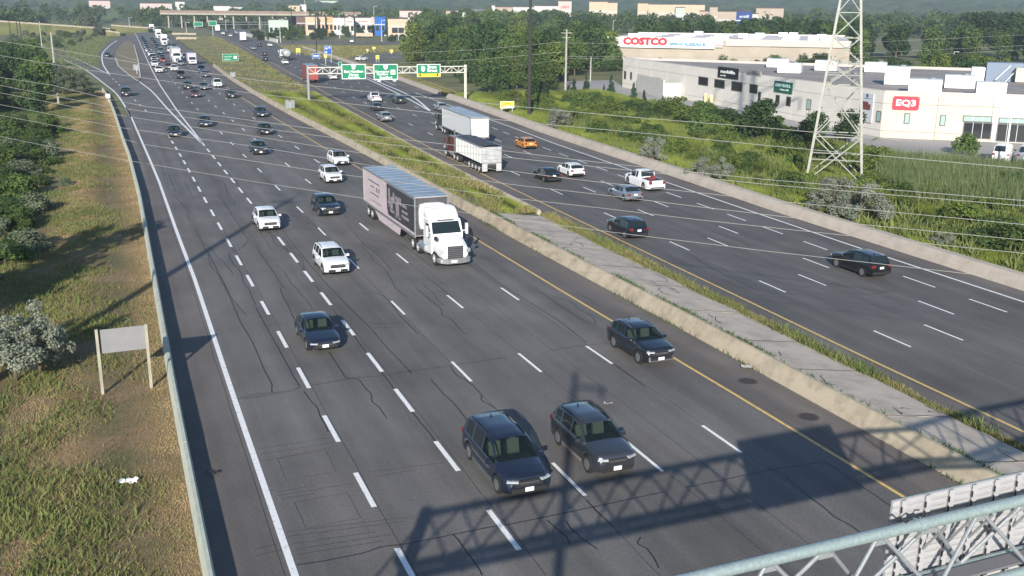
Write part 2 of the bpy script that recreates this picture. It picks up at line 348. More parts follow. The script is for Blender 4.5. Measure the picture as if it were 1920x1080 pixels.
for c in CRK: mb.ribbon([(p[0]+random.uniform(-.02,.02),p[1],.0035) for p in smooth_poly([at(*q) for q in c], 4)], .055)
r = random.Random(3)
for i in range(120):
    left = r.random() < .72
    s = r.uniform(55,210) if left else r.uniform(50,170); fn = r.choice([fAL,fBL,fC,fD,fE] if left else [fFr,fG,fH,fI]); off = r.choice([0,0,-1.1,1.2]) + r.uniform(-.3,.3); pts = []
    if r.random() < .68:
        t = off; 
        for k in range(r.randint(4,12)): pts.append((fn(s)+t, s)); s += r.uniform(.8,2.0); t += r.gauss(0,.16)
    else:
        t = off; 
        for k in range(r.randint(2,7)): pts.append((fn(s)+t, s)); t += r.uniform(.5,1.1); s += r.gauss(.05,.16)
    if any(not(fLE(q[1])+.3 < q[0] < 52) or (26.2 < q[0] < 36.6) for q in pts) and left: pts = [q for q in pts if fLE(q[1])+.3 < q[0] < 26]
    if len(pts) > 1: mb.ribbon([(*st2w(b,a)[:2],.0032) for a,b in pts], .045)
o = tag(mb.build('crack_seal', SEAL), kind='stuff'); o.parent = left_road; o.matrix_parent_inverse = left_road.matrix_basis.inverted()
# saw cuts of the traffic counting loops and long paving seams
mb = MB()
for c in [[(521,860),(537,900),(630,884),(609,840),(521,860)],[(552,942),(574,991),(677,971),(651,924),(552,942)],[(482,842),(622,820)],[(490,852),(635,828)],[(492,864),(605,845)],
          [(521,929),(665,906)],[(521,922),(595,909)],[(527,935),(592,925)],[(537,997),(770,969)],[(540,1006),(762,977)],[(547,1020),(705,997)],[(555,1030),(732,1002)],[(556,1040),(720,1014)],[(690,885),(830,868)],[(700,895),(780,880)],
          [(480,1030),(525,1019)],[(480,1042),(530,1030)]]:
    mb.ribbon([(p.x,p.y,.0025) for p in P2(c)], .028)
for fn, o_, s0, s1 in ((fAL,.16,25,150),(fBL,.22,25,140),(fC,-.12,22,220),(fD,.12,22,220),(fE,.1,22,220),(fFr,.1,22,230),(fG,-.1,22,230),(fH,.1,22,230),(fI,.15,22,170),(fYL,.28,8,260),(fYR,-.22,8,260),(fLE,-.3,8,180),(fD,1.9,25,170),(fG,1.75,25,200)):
    mb.ribbon([st2w(s, fn(s)+o_+.03*sin(s*.7), .0021) for s in resample(None, 4, s0, s1)], .03)
o = tag(mb.build('saw_cut', SEAM), kind='stuff'); o.parent = left_road; o.matrix_parent_inverse = left_road.matrix_basis.inverted()
# long tyre-polished wheel tracks: worn bands of asphalt
TRK = M('tyre_worn_asphalt', (.05,.051,.054), .7, col2=(.075,.075,.077), scale=.5, stretch=(1,1,1), detail=8)

# ------------------------------------------------------------------ barriers, median
def profile_run(fn, s0, s1, prof, n):                 # prof: (dt, z) cross-section, closed
    ss = resample(None, (s1-s0)/n, s0, s1); V = []; k = len(prof)
    for s in ss: V += [(fn(s)+a, s, b) for a, b in prof]
    F = [(i*k+j, i*k+(j+1)%k, (i+1)*k+(j+1)%k, (i+1)*k+j) for i in range(len(ss)-1) for j in range(k)]
    F += [tuple(range(k)), tuple(range(len(V)-1, len(V)-k-1, -1))]
    return V, F
def barrier(name, fn, s0, s1, prof, mat, seg, label, cat, gap=.02, n=2, group=None, jit=0.0):
    e = empty(name, (0,0,0), PSI, label, cat, group); s = s0; i = 0
    while s < s1-.5:
        b = min(s+seg, s1); mb = MB(); j = random.uniform(-jit, jit)
        V, F = profile_run(fn, s+gap/2, b-gap/2, [(a, z+(j if z > .2 else 0)) for a,z in prof], n); mb.add(V, F)
        mb.build('wall_segment', mat, e); s = b; i += 1
    return e
PALE_G = M('concrete_weathered', (.40,.43,.36), .85, col2=(.52,.54,.46), scale=1.5, bump=.3, detail=8)
barrier('roadside_barrier', lambda s: fLB(s), 8, 226, [(0,-.05),(-.09,.3),(-.15,.7),(-.29,.7),(-.42,-.05)], PALE_G, 8.0, 'low pale concrete barrier wall between dry grass bank and left shoulder', 'barrier', jit=.012)
barrier('median_barrier', lambda s: fWB(s), 8, 82, [(0,-.05),(.12,.28),(.42,.84),(.6,.84),(.6,-.05)], CONC, 9.0, 'tan concrete retaining wall holding up the paved end of the median', 'wall')
barrier('median_barrier', lambda s: fWB(s), 82, 306, [(0,-.05),(.1,.28),(.28,.74),(.5,.74),(.6,-.05)], CONC, 12.0, 'tan concrete barrier along the oncoming lanes beside grassy median', 'wall')
barrier('median_barrier', lambda s: fYR(s)-2.4, 80, 205, [(0,-.05),(-.5,-.05),(-.42,.5),(-.14,.62),(-.06,.3)], CONC, 12.0, 'low tan concrete barrier between grassy median and departing lanes', 'wall')
barrier('roadside_barrier', lambda s: fRB(s), 8, 192, [(0,-.05),(.14,.3),(.55,.82),(1.1,.86),(1.2,-.05)], CONC_R, 10.0, 'long rosy concrete barrier along the right shoulder below the scrub', 'barrier')
barrier('roadside_barrier', lambda s: fRB(s)+.2, 199, 420, [(0,-.05),(.14,.3),(.3,.82),(.6,.82),(.7,-.05)], CONC_R, 14.0, 'distant concrete barrier along the exit lane beyond the gantry', 'barrier')
# paved median end: slabs
ms = empty('median_slab', (0,0,0), PSI, 'cracked concrete paving slabs on top of the median end', 'pavement')
JT = []
s = 12.0
while s < 79:
    b = min(s+random.uniform(4.6,6.6), 79.5); mb = MB(); dz = random.uniform(-.02,.02)
    a0 = fWB(s)+.63; b0 = fWB(b)+.63; r0 = 34.0+.12*sin(s*1.3); r1 = 34.0+.12*sin(b*1.3); sk = random.uniform(-.5,.3)
    JT.append((s,a0,r0)); V = [(a0,s+.006,.76+dz),(r0,s+.006,.14),(r1,b-.006,.14+dz),(b0,b-.006,.76+dz)]
    mb.add(V + [(x,y,-.1) for x,y,z in V], [(0,1,2,3),(4,7,6,5),(0,4,5,1),(1,5,6,2),(2,6,7,3),(3,7,4,0)])
    mb.build('slab_panel', CONC_S, ms); s = b
mb = MB()                                            # cracks with soil over the slabs
for s, a0, r0 in JT: mb.ribbon([(a0+(r0-a0)*k/9, s+random.uniform(-.07,.07), .76-.62*k/9+.026) for k in range(10)], .07)
for k in range(16):
    s = random.uniform(22,76); t = random.uniform(30.3,33.2); pts = []
    for j in range(random.randint(4,8)):
        zz = .76-(t-(fWB(s)+.63))/(34-(fWB(s)+.63))*.62+.022; pts.append((t,s,zz)); t += random.gauss(.1,.25); s += random.gauss(.25,.35); t = min(max(t, 30.1), 33.7)
    mb.ribbon(pts, .045)
o = tag(mb.build('slab_crack', SEAL, ms), kind='stuff')
def med_sheet(name, fa, fb, s0, s1, za, zm, zb, mat):
    ss = resample(None, 5, s0, s1); V = []
    for s in ss:
        a, b = fa(s), fb(s); V += [(a,s,za),(a+(b-a)*.35,s,zm+random.uniform(-.03,.03)),(a+(b-a)*.7,s,zm*.8+random.uniform(-.03,.03)),(b,s,zb)]
    mb = MB(); mb.add(V, [(4*i+j,4*i+j+1,4*i+j+5,4*i+j+4) for i in range(len(ss)-1) for j in range(3)])
    return tag(mb.build(name, mat, rz=PSI), kind='structure')
med_sheet('median_ground', lambda s: fWB(s)+.55, lambda s: fYR(s)-2.8, 79.5, 205, .55, .5, .2, GR_MED)
med_sheet('median_ground', lambda s: fWB(s)+.55, lambda s: fYR(s)-2.35, 205, 740, .3, .35, .02, GR_MED)
strip('median_ground', lambda s: 33.9, lambda s: fYR(s)-1.4, 8, 79.5, GR_MED, .06)
strip('verge_ground', lambda s: -34, lambda s: -9, 8, 232, GRASS, .02)
strip('verge_ground', lambda s: -9, lambda s: fLB(s)-.35, 8, 226, GR_DRY, .05)
strip('verge_ground', lambda s: fRB(s)+1.1, lambda s: fRB(s)+6, 8, 420, GR_DRY, .04)
# ------------------------------------------------------------------ cars: one lofted shell per style, split into body, glass and roof parts
GLASS = M('car_glass', (.014,.022,.024), .05, spec=.55)
GLASS_T = M('car_glass_tint', (.028,.045,.045), .08, spec=.8)
TYRE = M('tyre_rubber', (.018,.018,.019), .85)
RIM = M('alloy_rim', (.30,.31,.32), .4, metal=.7)
RIMD = M('dark_rim', (.06,.06,.065), .4, metal=.6)
BLK = M('black_plastic', (.018,.018,.02), .55)
CHROME = M('chrome', (.55,.56,.58), .22, metal=.9)
LAMP = M('headlamp_glass', (.36,.39,.42), .1, spec=.9)
TAIL = M('tail_lamp', (.16,.012,.012), .2, spec=.8)
PLATE = M('licence_plate', (.78,.79,.80), .5)
INT = M('seat_cloth', (.15,.145,.13), .8)
def see_through(m, tint, k):
    n = m.node_tree; b = n.nodes['Principled BSDF']; t = n.nodes.new('ShaderNodeBsdfTransparent'); t.inputs[0].default_value = tint+(1,); x = n.nodes.new('ShaderNodeMixShader'); x.inputs[0].default_value = k
    n.links.new(b.outputs[0], x.inputs[1]); n.links.new(t.outputs[0], x.inputs[2]); n.links.new(x.outputs[0], n.nodes['Material Output'].inputs[0])
GLASSC = M('car_glass_clear', (.014,.022,.024), .05, spec=.55); see_through(GLASSC, (.62,.78,.72), .62)
def paint(name, c, metal=.25, rough=.28): return M('paint_'+name, c, rough, metal=metal, coat=.7, var=.06, scale=.8)
PT = dict(white=paint('white',(.78,.79,.80),0,.35), navy=paint('navy',(.012,.018,.036)), slate=paint('slate',(.034,.040,.050)), black=paint('black',(.010,.011,.013)), blueblack=paint('blue_black',(.012,.016,.026)),
  silver=paint('silver',(.34,.36,.40),.5), grey=paint('grey',(.13,.14,.155),.4), orange=paint('orange',(.62,.24,.03),.1), red=paint('red',(.30,.03,.03),.1), maroon=paint('maroon',(.12,.03,.03),.2),
  teal=paint('teal',(.10,.17,.16),.2), blue=paint('blue',(.05,.07,.14),.3), green=paint('green',(.02,.04,.035),.3), silverblue=paint('silver_blue',(.24,.27,.33),.4), cream=paint('cream',(.6,.58,.5),0,.4))

STY = {
 # L, W, H, top profile (fraction from the nose, z), belt z, marks (cowl, roof front, B pillar, C pillar, roof rear, tail), sill, wheel r, axles
 'suv':     dict(L=4.6,W=1.86,H=1.66,top=[(0,.78),(.008,.92),(.03,1.0),(.15,1.07),(.265,1.11),(.40,1.54),(.47,1.62),(.60,1.66),(.80,1.62),(.90,1.56),(.972,1.10),(1,1.02)],belt=[(0,.7),(.03,.94),(.25,1.04),(.6,1.05),(1,1.07)],mk=(.265,.42,.55,.76,.885,.968),tyre=.36,ax=(.185,.795)),
 'crossover': dict(L=4.4,W=1.84,H=1.6,top=[(0,.76),(.008,.90),(.03,.97),(.15,1.04),(.27,1.08),(.41,1.49),(.48,1.57),(.60,1.6),(.78,1.55),(.88,1.46),(.965,1.08),(1,1.0)],belt=[(0,.68),(.03,.91),(.25,1.01),(.6,1.02),(1,1.05)],mk=(.27,.43,.56,.77,.865,.96),tyre=.35,ax=(.185,.80)),
 'sedan':   dict(L=4.65,W=1.82,H=1.46,top=[(0,.60),(.012,.70),(.06,.77),(.18,.86),(.285,.92),(.43,1.36),(.50,1.43),(.60,1.46),(.70,1.42),(.76,1.36),(.89,1.02),(.97,.98),(1,.88)],belt=[(0,.56),(.06,.72),(.28,.86),(.7,.91),(1,.88)],mk=(.285,.45,.57,.74,.755,.885),tyre=.33,ax=(.19,.80)),
 'hatch':   dict(L=4.35,W=1.82,H=1.5,top=[(0,.62),(.012,.74),(.06,.82),(.17,.91),(.265,.96),(.42,1.40),(.50,1.47),(.60,1.5),(.78,1.44),(.87,1.36),(.965,1.02),(1,.92)],belt=[(0,.58),(.06,.76),(.26,.90),(.7,.95),(1,.97)],mk=(.265,.44,.57,.77,.86,.96),tyre=.33,ax=(.19,.80)),
 'minivan': dict(L=5.1,W=1.99,H=1.76,top=[(0,.74),(.007,.88),(.03,.96),(.13,1.06),(.225,1.12),(.36,1.60),(.43,1.70),(.58,1.76),(.80,1.73),(.90,1.66),(.975,1.10),(1,1.0)],belt=[(0,.6),(.05,.82),(.2,1.0),(.6,1.02),(1,1.06)],mk=(.225,.395,.52,.73,.885,.972),tyre=.36,ax=(.175,.79)),
 'pickup':  dict(L=5.8,W=2.02,H=1.92,top=[(0,.92),(.01,1.08),(.04,1.16),(.12,1.20),(.215,1.23),(.32,1.76),(.37,1.88),(.44,1.92),(.555,1.90),(.60,1.82),(.625,1.20),(.64,1.18),(1,1.16)],belt=[(0,.86),(.04,1.06),(.2,1.14),(.6,1.16),(1,1.15)],mk=(.215,.345,.46,.55,.585,.622),tyre=.41,ax=(.165,.78)),
 'van':     dict(L=5.4,W=2.0,H=2.1,top=[(0,.74),(.01,.9),(.04,1.0),(.10,1.1),(.15,1.2),(.25,1.88),(.31,2.05),(.45,2.1),(.85,2.1),(.95,2.06),(.992,1.3),(1,1.2)],belt=[(0,.7),(.05,.9),(.15,1.14),(.6,1.2),(1,1.2)],mk=(.15,.27,.38,.40,.95,.985),tyre=.35,ax=(.16,.78)),
}
def loft_car(style):
    S = STY[style]; L, Wd, H = S['L'], S['W'], S['H']; mk = [m*L for m in S['mk']]; R = S['tyre']; ax = [a*L for a in S['ax']]; ra = R+.07
    xs = set([0, .04, .1, .22, .4, L-.04, L-.12, L-.25, L]); xs.update(mk); xs.update([mk[2]-.05, mk[2]+.05, mk[3]-.05, mk[3]+.05])
    for a in ax:
        for k in range(9): xs.add(a + ra*cos(pi*k/8)*(1.0 if k not in (0,8) else 1.001))
    for p,_ in S['top']: xs.add(p*L)
    x = mk[0]
    xs = sorted(xs); out = [xs[0]]
    for v in xs[1:]:
        if v-out[-1] > .018 or v in mk:
            if v-out[-1] < .018 and v in mk and out[-1] not in mk and out[-1] > 0: out[-1] = v
            elif v-out[-1] >= .004: out.append(v)
    xs = out; out = [xs[0]]
    for v in xs[1:]:
        if v-out[-1] > .35: out.append((v+out[-1])/2)
        out.append(v)
    xs = out
    top = [(p*L, z) for p, z in S['top']]; belt = [(p*L, z) for p, z in S['belt']]
    xc, xa, xb, xd, xr, xe = mk; rows = []
    for x in xs:
        uf = min(1, x/.75); ur = min(1, (L-x)/.55)
        w = Wd/2*(1-.20*(1-uf)**2.2)*(1-.12*(1-ur)**2.0)
        zl = .24 + .10*(1-min(1, x/.35)) + .10*(1-min(1, (L-x)/.35)); zlow = zl
        for a in ax:
            if abs(x-a) < ra: zlow = max(zlow, R + math.sqrt(max(0, ra*ra-(x-a)**2)))
        zt = interp(top, x); zb = min(interp(belt, x), zt-.02); incab = xc < x < xe
        k = 0.0
        if incab: k = min(1, (zt-zb)/(H-zb-.02))
        wr = w*(.93 - .19*k) if incab else w*.86
        zs = zb
        mid = max(zlow+.06, .62*zb)
        P = [(w-.06, zlow), (w-.005, zlow+.05 if zlow+.05 < mid else mid-.005), (w, mid), (w-.015, max(mid+.01, zs-.10)), (w-.055, zs)]
        if incab: P += [(w-.075, zs+.02+.0*k), (wr+.035*k, max(zs+.025, zt-.075*k-.005)), (wr-.05, max(zs+.03, zt-.012)), (wr*.5, zt+.012), (0, zt+.018)]
        else: P += [(w-.08, zs+.01), (w*.86, (zs+zt)/2+.008), (w*.74, zt-.006), (w*.4, zt+.014), (0, zt+.02)]
        rows.append(P)
    n = 10; parts = {k: MB() for k in ('body','windshield','rear_window','side_window','side_window2','quarter_window','side_window_b','side_window2_b','quarter_window_b')}
    V = []
    for x, P in zip(xs, rows):
        y = L/2-x
        V.append([(p[0],y,p[1]) for p in P] + [(-p[0],y,p[1]) for p in P[:-1]][::-1])
    m = 2*n-1
    def put(part, i, j):
        q = [V[i][j], V[i][j+1], V[i+1][j+1], V[i+1][j]]; parts[part].add(q, [(0,1,2,3)])
    for i in range(len(xs)-1):
        a, b = xs[i], xs[i+1]; c = (a+b)/2
        for j in range(m-1):
            side = j == 5 or j == m-2-5; topb = 7 <= j <= m-2-7
            part = 'body'
            if side and xc+.12 < c < xe-.06 and style != 'van':
                if c < xa-.02 and c < xc+.30: part = 'body'
                elif abs(c-xb) < .05 or abs(c-xd) < .05: part = 'body'
                elif c < xb: part = 'side_window'
                elif c < xd: part = 'side_window2'
                elif c < xr+.02 and style not in ('sedan','pickup'): part = 'quarter_window'
                else: part = 'body'
            elif side and style == 'van' and xc+.1 < c < xb: part = 'side_window'
            elif topb and xc+.01 < c < xa-.005: part = 'windshield'
            elif topb and xr+.005 < c < xe-.005: part = 'rear_window'
            if part in ('side_window','side_window2','quarter_window') and j > n: part += '_b'
            put(part, i, j)
    # end caps and underside
    body = parts['body']
    for i, rev in ((0,False),(len(xs)-1,True)):
        for j in range(n-1):
            q = [V[i][j], V[i][j+1], V[i][m-2-j], V[i][m-1-j]]
            body.add(q, [(0,1,2,3)] if rev else [(3,2,1,0)])
    # weld body for smooth shading
    res = {}
    for k, pb in parts.items():
        if not pb.v: continue
        key = {}; vv = []; ff = []
        for fc in pb.f:
            g = []
            for ix in fc:
                p = tuple(round(c, 4) for c in pb.v[ix])
                if p not in key: key[p] = len(vv); vv.append(p)
                if not g or g[-1] != key[p]: g.append(key[p])
            if len(set(g)) >= 3: ff.append(tuple(dict.fromkeys(g)))
        q = MB(); q.v = vv; q.f = ff; q.m = [0]*len(ff)
        me = q.mesh(k.replace('_b','').rstrip('2'), [PT['white'] if k == 'body' else (GLASSC if k in ('windshield','side_window','side_window_b') and style != 'van' else GLASS)], True, 40)
        bm = bmesh.new(); bm.from_mesh(me); bmesh.ops.recalc_face_normals(bm, faces=bm.faces)
        if k != 'body':
            for fc in bm.faces: pass
        bm.to_mesh(me); bm.free(); res[k] = me
    return res
import bmesh
CARCACHE = {}
WHEELM = {}
def wheel_mesh(r, w=.22):
    if r not in WHEELM:
        t = MB().cyl((0,0,0), r, w, 20, 'x'); ty = t.mesh('tyre', TYRE, True, 50)
        q = MB(); q.cyl((0,0,0), r*.64, w+.02, 16, 'x')
        for k in range(5):
            a = 2*pi*k/5
            for sx in (-1,1): q.box((sx*(w/2+.012), cos(a)*r*.36, sin(a)*r*.36), (.012, .05, .05))
        WHEELM[r] = (ty, q.mesh('rim', RIM))
    return WHEELM[r]
def car(style, loc, heading, col, label, cat='car', group=None, roof=None, scale=1.0, flatten=1.0, detail=True, rails=False, rim=None, bumper=None, cladding=None, name=None, bed=None):
    S = STY[style]
    if style not in CARCACHE: CARCACHE[style] = loft_car(style)
    Q = CARCACHE[style]; L, Wd, H = S['L'], S['W'], S['H']; mk = [L/2-m*L for m in S['mk']]
    nm = name or {'suv':'sport_utility_car','crossover':'crossover_car','sedan':'sedan_car','hatch':'hatchback_car','minivan':'minivan','pickup':'pickup_truck','van':'cargo_van'}[style]
    e = empty(nm, loc, heading, label, cat, group); e.scale = (scale, scale, scale*flatten)
    for k, me in Q.items():
        o = link(k.replace('_b','').rstrip('2'), me, e)
        if k == 'body':
            o.material_slots[0].link = 'OBJECT'; o.material_slots[0].material = PT[col]
    R = S['tyre']; ty, rm = wheel_mesh(R)
    for a in S['ax']:
        for sx in (-1,1):
            w = link('wheel', ty, e, (sx*(Wd/2-.13), L/2-a*L, R)); r_ = link('rim', rm, w)
            if rim: r_.material_slots[0].link = 'OBJECT'; r_.material_slots[0].material = rim
    MB().box((0,0,.34), (Wd-.5, L-.5, .24)).box((0, L/2-S['ax'][0]*L, .45), (Wd-.34, .95, .5)).box((0, L/2-S['ax'][1]*L, .45), (Wd-.34, .95, .5)).build('underbody', BLK, e)
    zn = interp([(p*L,z) for p,z in S['top']], .05); zb = interp([(p*L,z) for p,z in S['top']], L)
    y0 = L/2; hz = zn-.12
    MB().box((0, y0+.004, hz-.09), (Wd*.56, .03, .24)).build('grille', BLK, e)
    if detail: MB().box((0, y0+.022, hz-.05), (Wd*.40, .01, .025)).box((0, y0+.022, hz-.1), (Wd*.40, .01, .02)).build('grille_bar', CHROME, e)
    for sx in (-1,1):
        MB().box((sx*Wd*.325, y0-.055, hz+.02), (Wd*.22, .16, .075), rz=-sx*.42).build('headlight', LAMP, e)
        MB().box((sx*Wd*.38, -y0+.035, zb-.09 if style != 'pickup' else .98), (Wd*.16, .12, .20 if style != 'pickup' else .34), rz=sx*.25).build('tail_light', TAIL, e)
        MB().box((sx*(Wd/2+.10), mk[0]-.35, interp([(p*L,z) for p,z in S['belt']], .3*L)+.06), (.22,.12,.15)).build('mirror', BLK if style in ('pickup','van') else PT[col], e)
    MB().box((0, y0+.002, .40), (Wd*.72, .04, .20)).build('lower_intake', BLK, e)
    if bumper: MB().box((0, y0+.03, .34), (Wd*.74, .05, .07)).box((-Wd*.36, y0-.01, .45), (.09,.08,.24), rz=.4).box((Wd*.36, y0-.01, .45), (.09,.08,.24), rz=-.4).build('bumper_trim', bumper, e)
    MB().box((0, y0+.03, .44), (.34,.02,.16)).build('licence_plate', PLATE, e)
    MB().box((0, -y0-.012, .80 if style not in ('pickup',) else .62), (.34,.02,.16)).build('licence_plate', PLATE, e)
    MB().box((0, -y0-.005, .42), (Wd*.78, .03, .22)).build('rear_bumper', BLK if style != 'pickup' else CHROME, e)
    if rails:
        q = MB()
        for sx in (-1,1): q.tube([(sx*Wd*.345, mk[1]-.15, H-.05), (sx*Wd*.35, (mk[1]+mk[4])/2, H+.035), (sx*Wd*.345, mk[4]+.1, H-.05)], .022, 6)
        q.build('roof_rail', CHROME if rails == 2 else BLK, e)
    if roof:
        ys = [mk[1]-.05 - (mk[1]-mk[4]-.1)*k/6 for k in range(7)]; V = []
        for y in ys:
            z = interp([(p*L,zz) for p,zz in S['top']], L/2-y)+.022; V += [(-Wd*.33,y,z-.012),(-Wd*.17,y,z+.002),(Wd*.17,y,z+.002),(Wd*.33,y,z-.012)]
        q = MB(); q.add(V, [(4*i+j+4,4*i+j+5,4*i+j+1,4*i+j) for i in range(6) for j in range(3)]); q.build('roof_panel', roof, e, True)
    if style == 'pickup':
        q = MB(); yb = L/2-.635*L
        q.box((0, (yb-L/2)/2+.02, 1.185), (Wd-.5, abs(-L/2-yb)-.22, .012)); q.build('truck_bed', BLK, e)
        if bed: MB().box((-.2, yb-.9, 1.25), (.7,.8,.12)).box((.35,yb-.5,1.32),(.4,.4,.26)).build('bed_load', bed, e)
    if detail and style not in ('van',):
        sy = mk[2]+.05
        for sx in (-1,1):
            q = MB(); q.box((sx*.39, sy+.25, .66), (.5,.52,.16)).box((sx*.39, sy-.08, 1.0), (.48,.14,.56), rx=.22).box((sx*.39, sy-.17, 1.36 if H > 1.55 else 1.2), (.26,.09,.2)); q.build('seat', INT, e)
        MB().box((0, mk[0]-.42, interp([(p*L,z) for p,z in S['belt']], .3*L)-.08), (Wd*.74,.5,.2)).build('dashboard', BLK, e)
    if style in ('suv','crossover') and detail and not cladding:
        for sx in (-1,1):
            q = MB(); q.box((sx*(Wd/2-.002), L/2-(S['ax'][0]+S['ax'][1])/2*L, .31), (.03, (S['ax'][1]-S['ax'][0])*L-1.0, .14)); q.build('sill_trim', BLK, e)
        for sx in (-1,1):
            for a in S['ax']:
                q = MB(); pr = [(L/2-a*L+cos(pi*k/8)*rr_, R+sin(pi*k/8)*rr_) for rr_ in (R+.06,) for k in range(9)] + [(L/2-a*L+cos(pi*k/8)*(R+.125), R+sin(pi*k/8)*(R+.125)) for k in range(8,-1,-1)]
                q.xprism(pr, sx*(Wd/2-.035), sx*(Wd/2+.008)); q.build('wheel_arch_trim', BLK, e)
    if cladding:
        for sx in (-1,1): MB().box((sx*(Wd/2+.004), L/2-(S['ax'][0]+S['ax'][1])/2*L, .33), (.03, (S['ax'][1]-S['ax'][0])*L-1.0, .12)).build('side_cladding', cladding, e)
    if detail and style not in ('pickup','van'):
        q = MB(); zr = interp([(p*L,z) for p,z in S['top']], L*.72); q.box((0, L/2-.80*L, zr+.05), (.04,.16,.06), taper=.5); q.build('roof_antenna', BLK, e)
    return e
def on(s, t, z=.0): return st2w(s, t, z)
def hdg(fn, s, back=False):                            # heading of the local road direction
    a = PSI + math.atan2(-(fn(s+4)-fn(s-4)), 8.0); return a + (pi if back else 0)
GL = 'cars coming towards the camera'; GR = 'cars driving away from the camera'
def come(style, s, t, col, label, **k): return car(style, on(s,t), hdg(lambda q: fBL(q)*.5+fYL(q)*.5, s, True), col, label, group=k.pop('group', GL), **k)
def away(style, s, t, col, label, **k): return car(style, on(s,t), hdg(fG, s), col, label, group=k.pop('group', GR), scale=k.pop('scale', .96), flatten=.98, **k)
GLASSROOF = M('glass_roof', (.012,.013,.015), .12, spec=.8)
come('minivan', 34.4, 13.3, 'navy', 'dark navy minivan with black lower bumper, nearest vehicle to the camera', cat='minivan', rails=1, cladding=CHROME)
come('suv', 34.6, 17.19, 'slate', 'dark slate blue sport utility beside the navy minivan with muddy grey lower trim', rails=1, cladding=M('dusty_cladding',(.16,.16,.16),.8))
come('crossover', 45.1, 25.09, 'blueblack', 'black crossover with silver front bumper trim riding the yellow edge line', rails=2, bumper=CHROME)
come('sedan', 53.0, 9.49, 'navy', 'dark blue sedan in the second lane from the left shoulder', scale=.97)
come('suv', 68.3, 13.43, 'white', 'white sport utility with black sunroof left of the tractor trailer', scale=.98, rails=1, roof=None)
come('crossover', 87.9, 16.99, 'navy', 'dark blue crossover behind the white sport utility beside the trailer', scale=1.0)
come('crossover', 83.6, 11.28, 'white', 'white crossover at the left, crossed by the thin pole shadow', scale=.97)
come('suv', 104.2, 20.79, 'white', 'white crossover with chrome grille just behind the tractor trailer', scale=.94, rails=1)
come('hatch', 115.4, 23.99, 'white', 'white hatchback with black glass roof in the lane nearest the median', roof=GLASSROOF)
come('crossover', 126.7, 16.6, 'blueblack', 'black crossover alone ahead of the white hatchback', scale=.96)
come('sedan', 147.4, 8.19, 'black', 'black sedan near the merging ramp lane', scale=.95)
come('sedan', 158.2, 13.14, 'slate', 'slate blue sedan behind the black sedan by the ramp merge')
come('hatch', 146.0, 20.13, 'black', 'black hatchback in the fifth lane ahead of the dark twin', scale=.98)
come('hatch', 168.9, 22.8, 'slate', 'dark grey hatchback passing the back of the grey median sign')
come('suv', 213.7, 3.56, 'black', 'black sport utility alone on the merging ramp')
come('sedan', 207.7, 15.87, 'maroon', 'dark maroon car in the middle lane before the jam')
come('crossover', 204.7, 22.31, 'black', 'black crossover in the median lane under the first wire')
come('pickup', 231.5, 22.42, 'white', 'white pickup beside the median barrier end', cat='pickup truck', scale=.92)
come('crossover', 227.2, 15.97, 'blueblack', 'dark crossover behind the maroon car')
come('sedan', 224.9, 19.0, 'grey', 'grey sedan to the left of the white pickup')
JAM = 'cars in the distant queue coming towards the camera'
jam = [('pickup',259.4,16.9,'slate','dark pickup with a pale roof in the third lane of the queue'),('sedan',263.2,22.76,'grey','dark grey sedan at the median edge, first of the queue'),
 ('pickup',279.6,23.33,'blue','blue pickup just behind the grey sedan in the queue'),('crossover',287.3,17.18,'white','white crossover beside the red sedan in the queue'),
 ('sedan',299.1,16.4,'maroon','dark red sedan behind the white crossover in the queue'),('suv',282,13.15,'white','white sport utility at the outer left edge, foremost of the queue'),
 ('suv',309,13.42,'white','white sport utility right behind the foremost outer one'),('sedan',313.3,20.61,'silver','silver sedan in front of the white tractor trailer in the queue'),
 ('hatch',330,16.85,'red','bright red hatchback in the middle of the queue'),('van',385.3,19.05,'teal','teal van in the middle of the queue'),
 ('sedan',322,14.0,'black','black sedan behind the two white sport utilities'),('sedan',345,20.4-3,'grey','grey sedan behind the red hatchback'),('hatch',358,17.4,'black','black hatchback behind the grey sedan in the queue'),
 ('sedan',352,24.2,'slate','slate sedan beside the white tractor trailer at the median'),('suv',372,24.4,'grey','grey sport utility by the median, behind the slate sedan'),('van',392,22.6,'cream','cream van near the median in the queue'),
 ('sedan',336,14.6,'white','white sedan at the outer edge behind the black sedan'),('sedan',352,14.8,'black','black sedan wedged between white cars at the outer edge'),('suv',366,15.0,'white','white sport utility farther up the outer edge'),
 ('sedan',380,15.3,'grey','grey sedan at the outer edge, mid queue'),('sedan',395,15.4,'white','white sedan at the outer edge, upper queue'),('sedan',410,15.9,'black','black sedan at the outer edge, upper queue'),
 ('hatch',426,16.1,'silver','silver hatchback at the outer edge, upper queue'),('sedan',446,16.6,'teal','dark teal sedan near the top of the outer queue'),('suv',466,17.0,'black','black sport utility near the top of the outer queue'),
 ('sedan',486,17.4,'slate','slate sedan near the bend of the outer queue'),('sedan',508,17.9,'black','black sedan in the bend of the outer queue'),('sedan',532,18.3,'green','dark green sedan past the bend of the outer queue'),
 ('sedan',410,19.6,'black','black sedan in the second file behind the teal van'),('hatch',432,20.1,'slate','slate hatchback in the second file of the queue'),('suv',455,20.5,'green','dark green sport utility in the second file'),
 ('sedan',480,21.2,'grey','grey sedan in the second file, far up'),('sedan',506,21.8,'black','black sedan in the second file, farthest'),('sedan',420,23.6,'maroon','maroon sedan ahead of the far white lorry'),
 ('sedan',430,26.3,'grey','grey sedan hugging the median in the upper queue')]
for st_, s, t, c, lb in jam: come(st_, s, t, c, lb, group=JAM, detail=False)
car('hatch', at(203,106.5), PSI-.25+pi, 'black', 'small dark hatchback on the loop ramp beside the traffic island')
